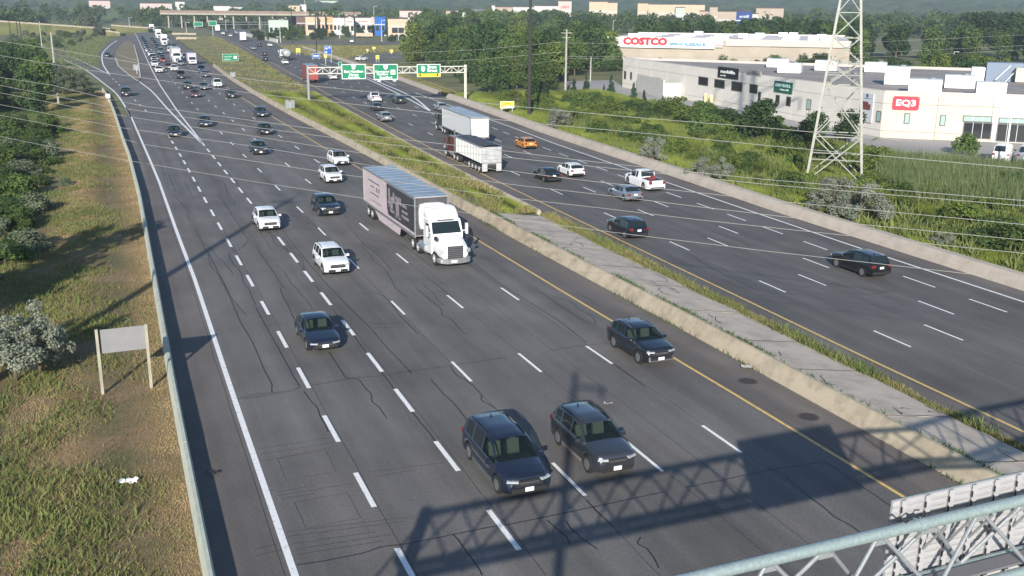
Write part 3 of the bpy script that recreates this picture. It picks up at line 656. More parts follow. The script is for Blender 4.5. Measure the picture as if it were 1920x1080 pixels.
car('van', at(217,58,0), radians(80), 'white', 'white van on the cross street beyond the loop ramp', detail=False)

away('suv', 55.3, 47.84, 'black', 'big black sport utility alone in the fourth departing lane', scale=.97)
away('crossover', 71.2, 37.95, 'blueblack', 'black crossover at the yellow line of the departing lanes', scale=.97)
away('sedan', 85.3, 45.1, 'silverblue', 'silver blue sedan beside the white pickup with red load')
away('pickup', 90.2, 49.81, 'white', 'white pickup with red load in its bed', cat='pickup truck', bed=M('red_load',(.20,.03,.03),.7), scale=.97)
away('hatch', 99.6, 45.93, 'white', 'white wagon with dark windows beside a black coupe')
away('sedan', 97.6, 42.23, 'black', 'black coupe beside the white wagon behind the dump trailer')
away('hatch', 121.3, 49.48, 'orange', 'orange hatchback to the right of the white box trailer')
away('suv', 156.4, 39.95, 'silver', 'silver sport utility ahead of the lorries in the inner departing lane', scale=.92)
away('sedan', 173.3, 42.9, 'navy', 'dark blue sedan crossed by a wire in the departing lanes', scale=.92)
away('pickup', 189, 46.52, 'white', 'white pickup just short of the overhead sign gantry', cat='pickup truck', scale=.92)
away('suv', 184.3, 49.81, 'green', 'dark green sport utility at the tip of the painted exit gore', scale=.92)
away('crossover', 169.4, 53.2, 'silver', 'pale silver crossover in the exit lane below the green exit sign', scale=.9)
away('suv', 246.6, 50.7, 'white', 'white sport utility under the leftmost gantry sign', scale=.88, detail=False)
away('sedan', 311.9, 50.1, 'white', 'white sedan behind the tanker trailer', detail=False)
for st_, s, t, c, lb in [('sedan',330.3,46.9,'black','black sedan to the left of the white sedan behind the tanker'),('sedan',363.7,51.5,'slate','slate sedan left of the tanker trailer'),('sedan',408,53.8,'silver','silver sedan near the small green median sign'),
   ('sedan',437.5,64.5,'white','white sedan by the far barrier in the departing lanes'),('suv',438.5,60.2,'black','black sport utility beside the far white sedan'),('suv',520,64.0,'white','white sport utility in the far departing queue'),('suv',560,62.6,'cream','cream sport utility in the far departing queue'),
   ('sedan',585,66.6,'slate','slate sedan in the far departing queue'),('suv',600,63.2,'white','white sport utility behind the far white lorry'),('sedan',630,68.5,'black','black sedan farthest in the departing queue'),('van',610,71.5,'silver','silver van in the far departing queue')]:
    away(st_, s, t, c, lb, group='cars in the distant departing traffic', detail=False, scale=.95)
car('crossover', at(678,114), PSI-.9, 'white', 'white crossover climbing the curved exit ramp', group=GR, detail=False)
# vans parked by the furniture store
car('van', at(1879,302), -.55, 'white', 'white cargo van with two square back windows parked by the lamp post', cat='van', scale=1.0)
car('van', at(1925,304), -.55, 'silver', 'grey van cut by the picture edge beside the white cargo van', cat='van')

# ------------------------------------------------------------------ lorries
def loft_round(st, n=20, pw=5.0, mat=None):            # rounded-box sections: (y, half width, z0, z1)
    V = []; 
    for y, w, z0, z1 in st:
        for k in range(n):
            a = 2*pi*(k+.5)/n; c, s_ = cos(a), sin(a)
            q = (abs(c)**pw + abs(s_)**pw)**(-1/pw); V.append((w*q*c, y, (z0+z1)/2 + (z1-z0)/2*q*s_))
    m = len(st); F = [(i*n+k, (i+1)*n+k, (i+1)*n+(k+1)%n, i*n+(k+1)%n) for i in range(m-1) for k in range(n)]
    F += [tuple(range(n)), tuple(range(m*n-1, (m-1)*n-1, -1))]
    mb = MB(); mb.add(V, F); return mb
WHT = M('truck_white', (.78,.79,.80), .35, coat=.5); ALU = M('brushed_metal', (.42,.43,.44), .4, metal=.7, var=.15, scale=3)
STEEL = M('frame_steel', (.035,.035,.038), .6); ROOFB = M('trailer_roof', (.30,.36,.42), .45, metal=.3, var=.12, scale=.7)
TWRIM = M('truck_rim', (.62,.63,.64), .35, metal=.3)
def truck_wheel(e, x, y, r=.5, dual=True):
    w = MB().cyl((0,0,0), r, .56 if dual else .3, 20, 'x').build('wheel', TYRE, e, True, loc=(x,y,r), sharp=50)
    sg = 1 if x > 0 else -1
    MB().cyl((sg*(.285 if dual else .155),0,0), r*.6, .03, 16, 'x').cyl((sg*(.31 if dual else .19),0,0), r*.22, .09, 10, 'x').build('rim', TWRIM, w)
def tractor(e, col, fair=True, stacks=False, hood=True, y=0.0, dark=False, short=False):
    pm = col
    if hood:
        b = loft_round([(y-.02,.78,.72,1.38),(y-.12,.98,.62,1.52),(y-.5,1.06,.60,1.66),(y-1.2,1.12,.62,1.86),(y-1.72,1.15,.64,2.0),(y-1.86,1.19,.66,2.06)], 24, 4)
        b.build('hood', pm, e, True)
    yc = y-1.86 if hood else y
    cb = yc-1.75 if short else yc-2.6; prof = [(yc+.06,.66),(yc+.06,2.06),(yc-.42,2.86),(yc-.62,2.98),(cb,2.98),(cb,.66)]
    c = MB(); c.xprism(prof, -1.18, 1.18); c.build('cab', pm, e)
    if fair:
        fb = loft_round([(yc-.50,1.05,2.84,3.06),(yc-.75,1.12,2.82,3.35),(yc-1.1,1.15,2.80,3.62),(yc-1.5,1.17,2.8,3.78),(cb-.02,1.17,2.8,3.82)], 24, 5); fb.build('roof_fairing', pm, e, True)
    MB().add([(-1.05,yc+.072,2.10),(1.05,yc+.072,2.10),(1.0,yc-.385,2.84),(-1.0,yc-.385,2.84)], [(0,1,2,3)]) or None
    q = MB(); q.add([(-1.06,yc+.056+.02,2.10),(1.06,yc+.056+.02,2.10),(1.0,yc-.38,2.85),(-1.0,yc-.38,2.85),(-1.06,yc+.03,2.08),(1.06,yc+.03,2.08),(1.0,yc-.42,2.83),(-1.0,yc-.42,2.83)],[(0,1,2,3),(0,4,5,1),(1,5,6,2),(2,6,7,3),(3,7,4,0)])
    q.build('windshield', GLASS, e)
    for sx in (-1,1):
        q = MB(); q.xprism([(yc-.12,2.06),(yc-.5,2.72),(yc-1.15,2.72),(yc-1.15,2.0)], sx*1.175 if sx>0 else -1.195, sx*1.195 if sx>0 else -1.175); q.build('side_window', GLASS, e)
        MB().box((sx*1.48, yc+.02, 2.35), (.14,.26,.75)).box((sx*1.3, yc-.05, 2.2), (.3,.05,.05)).build('mirror', pm if not dark else BLK, e)
        if hood:
            MB().box((sx*1.18, y-.75, 2.02), (.2,.2,.26)).bar((sx*1.0,y-.85,1.75),(sx*1.18,y-.75,1.95),.04).build('hood_mirror', BLK, e)
            MB().box((sx*.93, y-.16, 1.18), (.34,.3,.26), rz=-sx*.5).build('headlight', LAMP, e)
        MB().cyl((sx*1.0, yc-2.0, .78), .33, 1.5, 16, 'y').build('fuel_tank', ALU, e, True)
        truck_wheel(e, sx*1.03, y-1.15, .5, False)
        for a in (4.95, 6.25): truck_wheel(e, sx*.92, y-a, .5)
        if stacks: MB().cyl((sx*1.05, yc-2.75, 2.5), .09, 3.0, 10).build('exhaust_stack', CHROME, e, True)
    gz = 1.05 if hood else 1.3
    MB().box((0, y+.0, gz+.08), (1.12,.1,.82)).build('grille', STEEL, e)
    q = MB()
    for k in range(6): q.box((0, y+.06, gz-.24+k*.13), (1.06,.03,.05))
    q.build('grille_bar', CHROME, e)
    bp = loft_round([(y+.1,.9,.32,.66),(y+.02,1.08,.32,.70),(y-.25,1.2,.32,.72),(y-.5,1.22,.34,.72)], 16, 6); bp.build('bumper', ALU, e, True)
    MB().box((.12, y+.13, .5), (.42,.02,.17)).build('licence_plate', PLATE, e)
    MB().box((-.35, y-4.2, .78), (.14, 6.6, .28)).box((.35, y-4.2, .78), (.14, 6.6, .28)).box((0, y-5.4, .98), (1.0,1.2,.12)).box((0, yc-.3, 2.985), (1.2,.06,.06)).build('chassis', STEEL, e)
    return yc
def lamps_row(e, y, z): 
    q = MB(); [q.box((x, y, z), (.1,.06,.06)) for x in (-.8,-.2,0,.2,.8)]; q.build('marker_light', M('amber_lens',(.5,.2,.03),.3), e)
def trailer(e, y1, ln, side, roofm=None, z0=1.15, z1=4.08, axles=2, rear=None, frame=ALU):
    y2 = y1-ln
    MB().box((0,(y1+y2)/2,(z0+z1)/2), (2.56, ln, z1-z0)).build('trailer_box', side, e)
    MB().box((0,(y1+y2)/2,z1+.02), (2.60, ln+.04, .05)).build('trailer_roof', roofm or ROOFB, e)
    q = MB(); nn = int(ln/1.2); [q.box((0,y1-(k+.5)*ln/nn,z1+.05),(2.56,.06,.03)) for k in range(nn)]; q.build('roof_bow', roofm or ROOFB, e)
    q = MB()
    for x in (-1.28,1.28):
        for yy in (y1,y2): q.box((x,yy,(z0+z1)/2), (.1,.1,z1-z0+.02))
        q.box((x,(y1+y2)/2,z0-.03), (.09,ln,.2)); q.box((x,(y1+y2)/2,z1-.03), (.09,ln-.1,.12))
    q.box((0,y2-.02,z1-.1),(2.5,.08,.2)).box((0,y2-.02,z0+.02),(2.5,.08,.22)).box((0,y2-.05,.55),(2.1,.1,.12)).box((-.7,y2-.02,.8),(.08,.08,.5)).box((.7,y2-.02,.8),(.08,.08,.5)).build('trailer_frame', frame, e)
    q = MB(); q.box((0,y2-.035,(z0+z1)/2),(.03,.03,z1-z0-.5))
    for x in (-.5,.5): q.box((x,y2-.04,(z0+z1)/2),(.05,.04,z1-z0-.4))
    q.build('door_bar', frame, e)
    for sx in (-1,1):
        MB().box((sx*1.05,y2-.06,z0-.06),(.3,.06,.12)).build('tail_light', TAIL, e)
        for k in range(axles): truck_wheel(e, sx*.95, y2+1.3+k*1.25, .5)
    q = MB(); q.box((0,y2+1.3+1.25*(axles-1)/2,.85),(1.2,1.25*axles+.6,.3)).box((-.8,y1-3.2,.7),(.14,.14,1.0)).box((.8,y1-3.2,.7),(.14,.14,1.0)); q.build('running_gear', STEEL, e)
# white tractor with printed reefer trailer, oncoming
s0 = 65.6; e = empty('tractor_trailer', on(s0, 21.6), hdg(fYL, 72, True), 'white tractor pulling a pink and charcoal printed trailer', 'tractor trailer', 'lorries coming towards the camera')
tractor(e, WHT, short=True); lamps_row(e, -2.5, 3.03)
PINK = M('trailer_pink', (.56,.47,.49), .45, var=.05, scale=1); CHAR = M('trailer_charcoal', (.045,.045,.055), .45, var=.2, scale=1.5)
trailer(e, -5.35, 15.2, PINK, ROOFB, 1.2, 4.1)
q = MB(); q.xprism([(-5.42,1.45),(-5.42,3.95),(-13.0,3.95),(-13.0,1.9),(-12.6,1.45)], 1.283, 1.293); q.build('printed_panel', CHAR, e)
q = MB()
for y, z, w, h in [(-12.3,2.9,.5,1.5),(-11.6,2.6,.55,.9),(-11.0,3.1,.5,.8),(-11.5,1.95,1.2,.25),(-10.0,2.5,.9,1.7),(-9.2,3.15,.5,.5),(-8.3,2.95,1.8,.22),(-8.0,2.5,1.5,.18),(-7.9,2.1,1.9,.2),(-9.6,1.75,1.0,.2)]: q.box((1.297,y,z),(.012,w,h))
q.build('printed_picture', M('print_pale',(.38,.33,.35),.5,col2=(.16,.14,.16),scale=2.5), e)
q = MB()
for y, z, w, h in [(-17,3.35,3.6,.1),(-17.6,2.9,1.2,.09),(-16.1,2.85,.28,.42),(-15.4,2.85,.3,.36),(-16.8,2.35,2.6,.09),(-16.5,1.75,3.4,.06)]: q.box((1.287,y,z),(.012,w,h))
q.build('printed_line', M('print_dark',(.12,.10,.12),.5), e)
q = MB(); q.add([(1.27,-9.2,1.15),(1.27,-9.6,.42),(1.27,-15.6,.42),(1.27,-17.2,1.15),(1.24,-9.2,1.15),(1.24,-9.6,.42),(1.24,-15.6,.42),(1.24,-17.2,1.15)],[(0,1,2,3),(7,6,5,4),(0,4,5,1),(1,5,6,2),(2,6,7,3)]); q.build('side_skirt', PINK, e)
MB().box((0,-5.335,2.65),(2.42,.03,2.8)).build('front_shade_plate', M('front_wall_shade',(.06,.06,.065),.6,var=.2,scale=2), e)  # dark plate: shade on the trailer's front wall, painted in as colour
b = loft_round([(-4.92,.92,1.75,3.6),(-5.0,.98,1.7,3.66),(-5.36,1.0,1.7,3.68)], 20, 8); b.build('cooling_unit', WHT, e, True)
MB().box((-.0,-4.93,2.5),(1.2,.06,.9)).build('cooling_grille', STEEL, e)
# far oncoming lorries
def far_lorry(s, t, label, col=WHT, ln=12.0, back=True, grp='lorries coming towards the camera', hood=True, boxm=WHT, fn=fYL):
    e = empty('tractor_trailer', on(s, t), hdg(fn, s, back), label, 'lorry', grp)
    tractor(e, col, hood=hood); trailer(e, -5.2, ln, boxm, WHT if boxm is WHT else None, 1.15, 4.05); return e
far_lorry(322, 20.4, 'white tractor with high pink trailer, nearest lorry in the far queue', boxm=PINK)
far_lorry(452, 24.2, 'white lorry second from the front beside the far median', ln=10)
far_lorry(535, 26.2, 'white lorry in the middle of the far row', ln=10)
far_lorry(655, 28.6, 'white lorry farthest up the queue', ln=10)
def box_truck(s, t, label, cabm, boxm, ln=6.5, back=True, grp=None, fn=fYL, h=3.4, w=2.4):
    e = empty('box_truck', on(s, t), hdg(fn, s, back), label, 'box truck', grp)
    q = MB(); q.xprism([(0,.5),(.02,1.2),(-.6,1.45),(-1.1,2.2),(-1.4,2.35),(-2.2,2.35),(-2.2,.5)], -w/2+.15, w/2-.15); q.build('cab', cabm, e)
    q = MB(); q.add([(-.95,-.57,1.46),(.95,-.57,1.46),(.9,-1.07,2.18),(-.9,-1.07,2.18)],[(0,1,2,3)]); 
    q = MB(); q.box((0,-.83,1.83),(w-.55,.88,.03), rx=-.98); q.build('windshield', GLASS, e)
    MB().box((0,-2.35-ln/2,.85+h/2-.3),(w,ln,h-.6)).build('cargo_box', boxm, e)
    MB().box((0,-2.35-ln/2,.85+h-.58),(w+.04,ln+.04,.04)).build('box_roof', ROOFB if boxm is not WHT else WHT, e)
    MB().box((0,-ln/2-1,.65),(.9,ln+2,.2)).build('chassis', STEEL, e)
    q = MB(); q.box((0,.03,.95),(w*.5,.04,.3)); q.build('grille', BLK, e)
    for sx in (-1,1):
        truck_wheel(e, sx*(w/2-.18), -1.0, .42, False); truck_wheel(e, sx*(w/2-.3), -ln-.6, .42)
        MB().box((sx*(w/2-.3),.0,.95),(.3,.1,.2)).build('headlight', LAMP, e); MB().box((sx*(w/2-.2),-2.36-ln,.75),(.25,.04,.15)).build('tail_light', TAIL, e)
    MB().box((0,-2.37-ln,.85+h/2-.3),(w-.3,.03,h-.9)).build('rear_door', boxm, e)
    return e
box_truck(313, 24.0, 'small white box truck with violet side at the median edge of the queue', WHT, M('violet_box',(.42,.38,.52),.5), grp='lorries coming towards the camera', h=3.0)
# departing lorries
e = empty('dump_truck', on(118.2, 38.6), hdg(fYR, 108), 'dark red tractor pulling a ribbed silver dump trailer under a dark tarp', 'dump truck', 'lorries driving away from the camera')
e.scale = (.95,.95,.9)
MAR = M('tractor_maroon', (.12,.022,.026), .35, coat=.5); tractor(e, MAR, fair=False, stacks=True)
ya, yb = -5.6, -15.6; RIBW = M('dump_silver', (.34,.35,.36), .5, col2=(.46,.47,.48), scale=2); RIBB = M('dump_rib', (.60,.61,.61), .5)
MB().box((0,(ya+yb)/2,2.2),(2.4,ya-yb,1.9)).build('dump_box', RIBW, e)
rb = MB().box((0,0,0),(.10,.2,1.86)).mesh('side_rib', RIBB)
for sx in (-1,1):
    for k in range(17): link('side_rib', rb, e, (sx*1.235, ya-.3-k*.59, 2.2))
q = MB(); q.box((-1.24,(ya+yb)/2,3.2),(.12,ya-yb+.1,.12)).box((1.24,(ya+yb)/2,3.2),(.12,ya-yb+.1,.12)).box((0,(ya+yb)/2,1.1),(1.3,ya-yb,.3)); q.build('dump_rail', ALU, e)
V = []
for i in range(9):
    y = ya+.05-(ya-yb+.1)*i/8; hh = .35*sin(pi*min(max(i/8,.06),.94))**.5
    V += [(-1.3,y,3.2),(-.7,y,3.22+hh*.8),(0,y,3.25+hh),(.7,y,3.22+hh*.8),(1.3,y,3.2)]
q = MB(); q.add(V, [(5*i+j,5*i+j+1,5*i+j+6,5*i+j+5) for i in range(8) for j in range(4)]); q.build('tarp', M('dark_tarp',(.05,.052,.058),.6,var=.3,scale=1.5), e, True)
MB().box((0,yb-.04,2.2),(2.3,.08,1.75)).box((0,yb-.1,2.75),(2.3,.06,.1)).box((0,yb-.1,1.75),(2.3,.06,.1)).box((-.7,yb-.1,2.2),(.1,.06,1.7)).box((.7,yb-.1,2.2),(.1,.06,1.7)).build('tailgate', RIBW, e)
for sx in (-1,1):
    MB().box((sx*.85,yb-.12,.75),(.62,.04,.95)).build('mud_flap', M('mud_flap',(.45,.45,.45),.7), e)
    for k in range(4): truck_wheel(e, sx*.95, yb+.8+k*1.25, .5)
MB().box((0,yb+2.6,.8),(1.1,5.2,.35)).box((0,yb-.1,.95),(.9,.1,.3)).build('running_gear', STEEL, e)
e = empty('tractor_trailer', on(143.4, 45.3), hdg(fG, 132), 'dark tractor pulling a plain white box trailer away from the camera', 'tractor trailer', 'lorries driving away from the camera')
e.scale = (.95,.95,.9)
DK = M('tractor_dark', (.035,.045,.042), .35, coat=.5); tractor(e, DK, dark=True); trailer(e, -5.2, 15.0, WHT, ROOFB, 1.2, 4.1)
e = box_truck(246, 44.4, 'red roll-off container truck passing behind the gantry pole', M('truck_red',(.28,.04,.04),.4), M('container_red',(.34,.07,.065),.5,col2=(.27,.05,.05),scale=1.5), 8.5, False, 'lorries driving away from the camera', fYR, 3.7, 2.5)
e = empty('tanker_trailer', on(344, 54.6), hdg(fG, 336), 'shiny silver tanker trailer in the far departing lanes', 'tanker', 'lorries driving away from the camera')
tractor(e, WHT, fair=False); q = loft_round([(-5.0,.5,1.7,2.6),(-5.15,1.0,1.25,3.05),(-5.5,1.18,1.1,3.25),(-13,1.18,1.1,3.25),(-13.4,1.0,1.25,3.05),(-13.5,.4,1.8,2.5)], 24, 2.2); q.build('tank', M('tank_metal',(.62,.63,.64),.25,metal=.6), e, True)
q = MB(); [q.cyl((0,y,2.175),1.2,.12,24,'y') for y in (-7,-9.2,-11.4)]; q.box((0,-9.2,3.3),(.5,7,.1)); q.build('tank_band', ALU, e, True)
for sx in (-1,1):
    for k in range(2): truck_wheel(e, sx*.95, -12.4+k*1.25, .5)
MB().box((0,-9.5,.95),(.9,8,.25)).box((0,-13.5,.6),(2.2,.1,.15)).build('running_gear', STEEL, e)
box_truck(500, 61.0, 'white box truck at the tail of the far departing queue', WHT, WHT, 6.0, False, 'lorries driving away from the camera', fG, 3.9, 2.5)
box_truck(660, 66.0, 'white box truck farthest away under the small green signs', WHT, WHT, 6.0, False, 'lorries driving away from the camera', fG, 3.9, 2.5)
# ------------------------------------------------------------------ gantry in the foreground, sign seen from the back
GALV = M('galvanised_steel', (.24,.31,.32), .45, metal=.3, col2=(.36,.44,.44), scale=14, bump=.15, lo=.3, hi=.7)
GALV2 = M('galvanised_light', (.27,.29,.31), .5, metal=.25, var=.1, scale=8)
ALUP = M('extruded_aluminium', (.37,.37,.385), .5, metal=.1, col2=(.45,.45,.46), scale=1.0, stretch=(1,1,8))
SGREEN = M('sign_green', (.0,.20,.09), .45, var=.05, scale=1); SWHITE = M('sign_white', (.78,.80,.79), .5); SYEL = M('sign_yellow', (.72,.52,.03), .5); SBLUE = M('sign_blue', (.02,.10,.42), .5)
POSTC = M('painted_post', (.55,.56,.54), .6, var=.08, scale=2)
WOODP = M('wood_post', (.33,.31,.25), .85, var=.2, scale=6, stretch=(1,1,.2))
gu = Vector((.922,.388,0)); gn = Vector((-.388,.922,0))    # along the gantry, away from the camera
G0 = Vector((3.35,16.25,7.9))
def G(a, n=0.0, z=0.0): p = G0 + gu*a + gn*n; return Vector((p.x,p.y,7.9+z))
g = empty('sign_gantry', (0,0,0), 0, 'galvanised lattice sign gantry in the bottom right foreground', 'sign gantry')
a0, a1 = -8.9, 36.0
def chord(n, z, r):
    q = MB(); q.tube([G(a0,n,z), G(a1,n,z)], r, 16)
    a = -7.0
    while a < a1: q.tube([G(a-.09,n,z), G(a+.09,n,z)], r+.028, 16); a += 6.1
    return q.build('chord', GALV, g, True)
chord(0,0,.118); chord(-.32,-1.5,.12); chord(.32,-1.5,.12)
brace = []
a = -8.8; k = 0
while a < a1-1.4:
    n = -.32 if k%2 == 0 else .32
    for d in (-1.3,1.3):
        if -3 < a < 12: MB().tube([G(a+.07*d,0,-.1), G(a+d,n,-1.42)], .044, 8).build('diagonal_brace', GALV2, g, True)
        else: brace.append((G(a+.07*d,0,-.1), G(a+d,n,-1.42)))
    if -3 < a < 9: MB().box((0,0,0),(.34,.05,.22),rz=math.atan2(gu.y,gu.x)).build('gusset_plate', GALV2, g, loc=G(a,0,-.13))
    brace.append((G(a,-.32,-1.5), G(a,.32,-1.5))); a += 1.3; k += 1
q = MB()
for p, s_ in brace: q.tube([p, s_], .045, 6)
tag(q.build('far_brace', GALV2, g), kind='stuff')
q = MB(); q.box((0,0,0), (a1-a0,.36,.05)); o = q.build('walkway_grating', M('grating',(.20,.20,.22),.6,metal=.3), g, loc=G((a0+a1)/2,0,-1.38), rz=math.atan2(gu.y,gu.x))
for a in (a0, a1):
    q = MB(); q.tube([G(a,0,-7.95),G(a,0,.15)], .24, 16); q.build('post', GALV, g, True)
    MB().tube([G(a,-.9,-1.5), G(a,.9,-1.5)], .12, 10).build('crossbeam', GALV, g, True)
pn = empty('overhead_sign', (0,0,0), 0, 'back of a large ribbed aluminium overhead sign hung on the foreground gantry', 'sign')
T = at(1675,940,8.2); rzp = math.atan2(gu.y,gu.x)
plank = MB().box((0,0,0),(4.9,.05,.142)).box((0,-.032,-.05),(4.9,.02,.03)).box((0,-.032,.05),(4.9,.02,.03)).mesh('plank', ALUP)
for k in range(16):
    p = T + gu*2.45 + gn*.03; link('plank', plank, pn, (p.x,p.y,8.2-.075-k*.15), rzp)
for k in range(8):
    p = T + gu*(.22+k*.63) - gn*.09; q = MB(); q.box((0,0,0),(.14,.012,2.4)).box((-.04,.05,0),(.012,.1,2.4)).box((.04,.05,0),(.012,.1,2.4))
    q.build('stiffener', ALUP, pn, loc=(p.x,p.y,7.02), rz=rzp)
    q = MB(); [q.box((.0,0,-1.1+j*.21),(.022,.03,.13)) for j in range(11)]; tag(q.build('slot', BLK, pn, loc=(p.x-gu.x*.062,p.y-gu.y*.062,7.02), rz=rzp), kind='stuff')
    MB().tube([T+gu*(.22+k*.63)-gn*.1+Vector((0,0,-1.2)), T+gu*(.22+k*.63)-gn*.62+Vector((0,0,-.4))],.03,6).build('bracket', GALV2, pn)
p = T + gu*2.45 + gn*.075; MB().box((0,0,0),(4.86,.012,2.38)).build('sign_face', SGREEN, pn, loc=(p.x,p.y,7.0), rz=rzp)
q = MB(); cp = [G(4.6+.1*k, .02*((k%2)*2-1), .17+.06*sin(k*1.9)) for k in range(9)]; q.tube(cp,.018,6); tag(q.build('power_cable', BLK), 'loose black cable coiled over the foreground gantry tube', 'cable')
# pole that carries the traffic camera (behind the lens; its shadow lies on the lanes)
cpz = empty('camera_pole', (-1.05,-.6,0), 0, 'tall steel pole that carries the traffic camera', 'pole')
MB().tube([(0,0,0),(0,0,9),(0,0,18.8)], [.26,.2,.13], 14).build('pole_shaft', GALV, cpz, True)
MB().box((.75,-.05,18.0),(1.5,.12,.12)).build('bracket_arm', GALV, cpz); MB().cyl((1.35,-.05,17.75),.13,.4,12).build('housing', SWHITE, cpz, True)
# tall pole left of the picture whose shadow crosses the left lanes
lp = empty('utility_pole', (-26.9,24,0), 0, 'tall slender pole left of the picture whose shadow crosses the left lanes', 'pole')
MB().tube([(0,0,0),(0,0,27.5)],[.42,.2],12).build('pole_shaft', GALV, lp, True); MB().box((0,0,26.5),(3,.2,.2)).build('crossarm', GALV, lp)

def on_wall(px, py, A, B):                            # point where this line of sight meets the upright plane through A and B
    d = ray(px, py); n = Vector((B[1]-A[1], -(B[0]-A[0]), 0)); t = (n.x*A[0]+n.y*A[1])/(n.x*d.x+n.y*d.y)
    return Vector((d.x*t, d.y*t, CH+d.z*t))
# ------------------------------------------------------------------ far gantry with three signs
GA, GB = at(580,195), at(873,190); gdir = (GB-GA).normalized(); grz = math.atan2(gdir.y, gdir.x); gout = Vector((gdir.y,-gdir.x,0))
g = empty('sign_gantry', (0,0,0), 0, 'distant pale lattice gantry across the departing lanes with three green signs', 'sign gantry')
PALEP = M('gantry_paint', (.60,.60,.52), .6, var=.08, scale=1)
for P, nm in ((GA,'post'),(GB,'post')): MB().tube([P, Vector((P.x,P.y,6.75))], .27, 12).build(nm, PALEP if P is GB else GALV2, g, True)
Lg = (GB-GA).length
for z in (5.35,6.45):
    for n in (-.35,.35): MB().tube([GA+gout*n+Vector((0,0,z)), GB+gout*n+Vector((0,0,z))], .075, 8).build('chord', PALEP, g, True)
q = MB(); nb = 22
for k in range(nb):
    a, b = GA+gdir*(Lg*k/nb), GA+gdir*(Lg*(k+1)/nb)
    for n in (-.35,.35): q.bar(a+gout*n+Vector((0,0,5.35 if k%2 else 6.45)), b+gout*n+Vector((0,0,6.45 if k%2 else 5.35)), .07); q.bar(a+gout*n+Vector((0,0,5.35)), a+gout*n+Vector((0,0,6.45)), .05)
tag(q.build('lattice_brace', PALEP, g), kind='stuff')
def flat_sign(name, x0, y0, x1, y1, A, B, face, label, cat, off=.45, edge=.12, posts=None, lines=(), group=None, thick=.06, border=True):
    dirv = (Vector((B[0],B[1],0))-Vector((A[0],A[1],0))).normalized(); rz = math.atan2(dirv.y, dirv.x); nv = Vector((dirv.y,-dirv.x,0))
    p = on_wall((x0+x1)/2, (y0+y1)/2, A, B); w = (on_wall(x1,(y0+y1)/2,A,B)-on_wall(x0,(y0+y1)/2,A,B)).length; h = on_wall((x0+x1)/2,y0,A,B).z-on_wall((x0+x1)/2,y1,A,B).z
    e = empty(name, (p.x+nv.x*off, p.y+nv.y*off, 0), rz, label, cat, group); zc = p.z
    MB().box((0,.0,zc),(w,thick,h)).build('sign_border', SWHITE if border else face, e)
    if border: MB().box((0,-thick/2-.004,zc),(w-2*edge,.012,h-2*edge)).build('sign_face', face, e)
    if posts:
        for x in posts: MB().box((x*w,thick/2+.05,zc/2+h*.1),(.12,.1,zc+h*.2)).build('post', POSTC, e)
    return e, w, h, zc, thick
def write(e, txt, size, x, z, mat, th, width=None): return text_mesh(txt, size, mat, e, (x,-th/2-.016,z), (pi/2,0,0), width=width)
def shield(e, x, z, s, th, mat=None, txt=None, cm=None):
    pts = [(-.5,.45),(-.2,.5),(0,.42),(.2,.5),(.5,.45),(.46,-.1),(.3,-.4),(0,-.55),(-.3,-.4),(-.46,-.1)]
    q = MB(); n = len(pts); q.add([(x+a*s,-th/2-.012,z+b*s) for a,b in pts]+[(x+a*s,-th/2-.02,z+b*s) for a,b in pts],[tuple(range(n)),tuple(range(2*n-1,n-1,-1))]+[(i,n+i,n+(i+1)%n,(i+1)%n) for i in range(n)])
    q.box((x,-th/2-.016,z+.62*s),(.7*s,.012,.16*s)); q.build('route_shield', mat or SWHITE, e)
    if txt: text_mesh(txt, s*.42, cm or SBLUE, e, (x,-th/2-.024,z), (pi/2,0,0))
e,w,h,zc,th = flat_sign('overhead_sign',640,120,685,148,GA,GB,SGREEN,'left green overhead sign reading East Hamilton, Niagara, Fort Erie','sign')
shield(e,0,zc+h*.30,.8,th,txt='QEW'); write(e,'East Hamilton',.62,0,zc+.02,SWHITE,th,w*.8); write(e,'Niagara',.56,0,zc-h*.2,SWHITE,th); write(e,'Fort Erie',.56,0,zc-h*.38,SWHITE,th)
e,w,h,zc,th = flat_sign('overhead_sign',700,120,745,149,GA,GB,SGREEN,'middle green overhead sign reading Hamilton and Brantford with a white route marker','sign')
shield(e,0,zc+h*.30,.8,th,txt='403'); write(e,'Downtown',.55,-w*.14,zc+.05,SWHITE,th); write(e,'Hamilton',.55,-w*.14,zc-h*.15,SWHITE,th); write(e,'Brantford',.58,0,zc-h*.36,SWHITE,th)
MB().box((w*.3,-th/2-.012,zc-h*.02),(.85,.012,.85)).build('route_marker', SWHITE, e); write(e,'403',.4,w*.3,zc-h*.02,BLK,th+.02)
for x in (-.28,.36): MB().box((x*w,0,zc-h/2-.16),(.6,.06,.3)).build('sign_tab', SWHITE, e)
e,w,h,zc,th = flat_sign('overhead_sign',781,120,825,144,GA,GB,SGREEN,'right green overhead sign reading Brant Street above a yellow exit band','sign')
shield(e,-w*.24,zc+h*.1,.8,th,txt='18'); write(e,'Brant',.75,w*.14,zc+h*.27,SWHITE,th); write(e,'Street',.75,w*.14,zc+h*.0,SWHITE,th)
MB().box((0,-th/2-.012,zc-h*.36),(w-.1,.02,h*.26)).build('exit_band', SYEL, e)
for x in (-.37,.37):
    q = MB(); yy = -th/2-.026; q.add([(x*w-.3,yy,zc-h*.33),(x*w+.3,yy,zc-h*.33),(x*w,yy,zc-h*.46)],[(2,1,0)]); q.box((x*w,yy,zc-h*.3),(.2,.008,.25)); q.build('arrow', BLK, e)
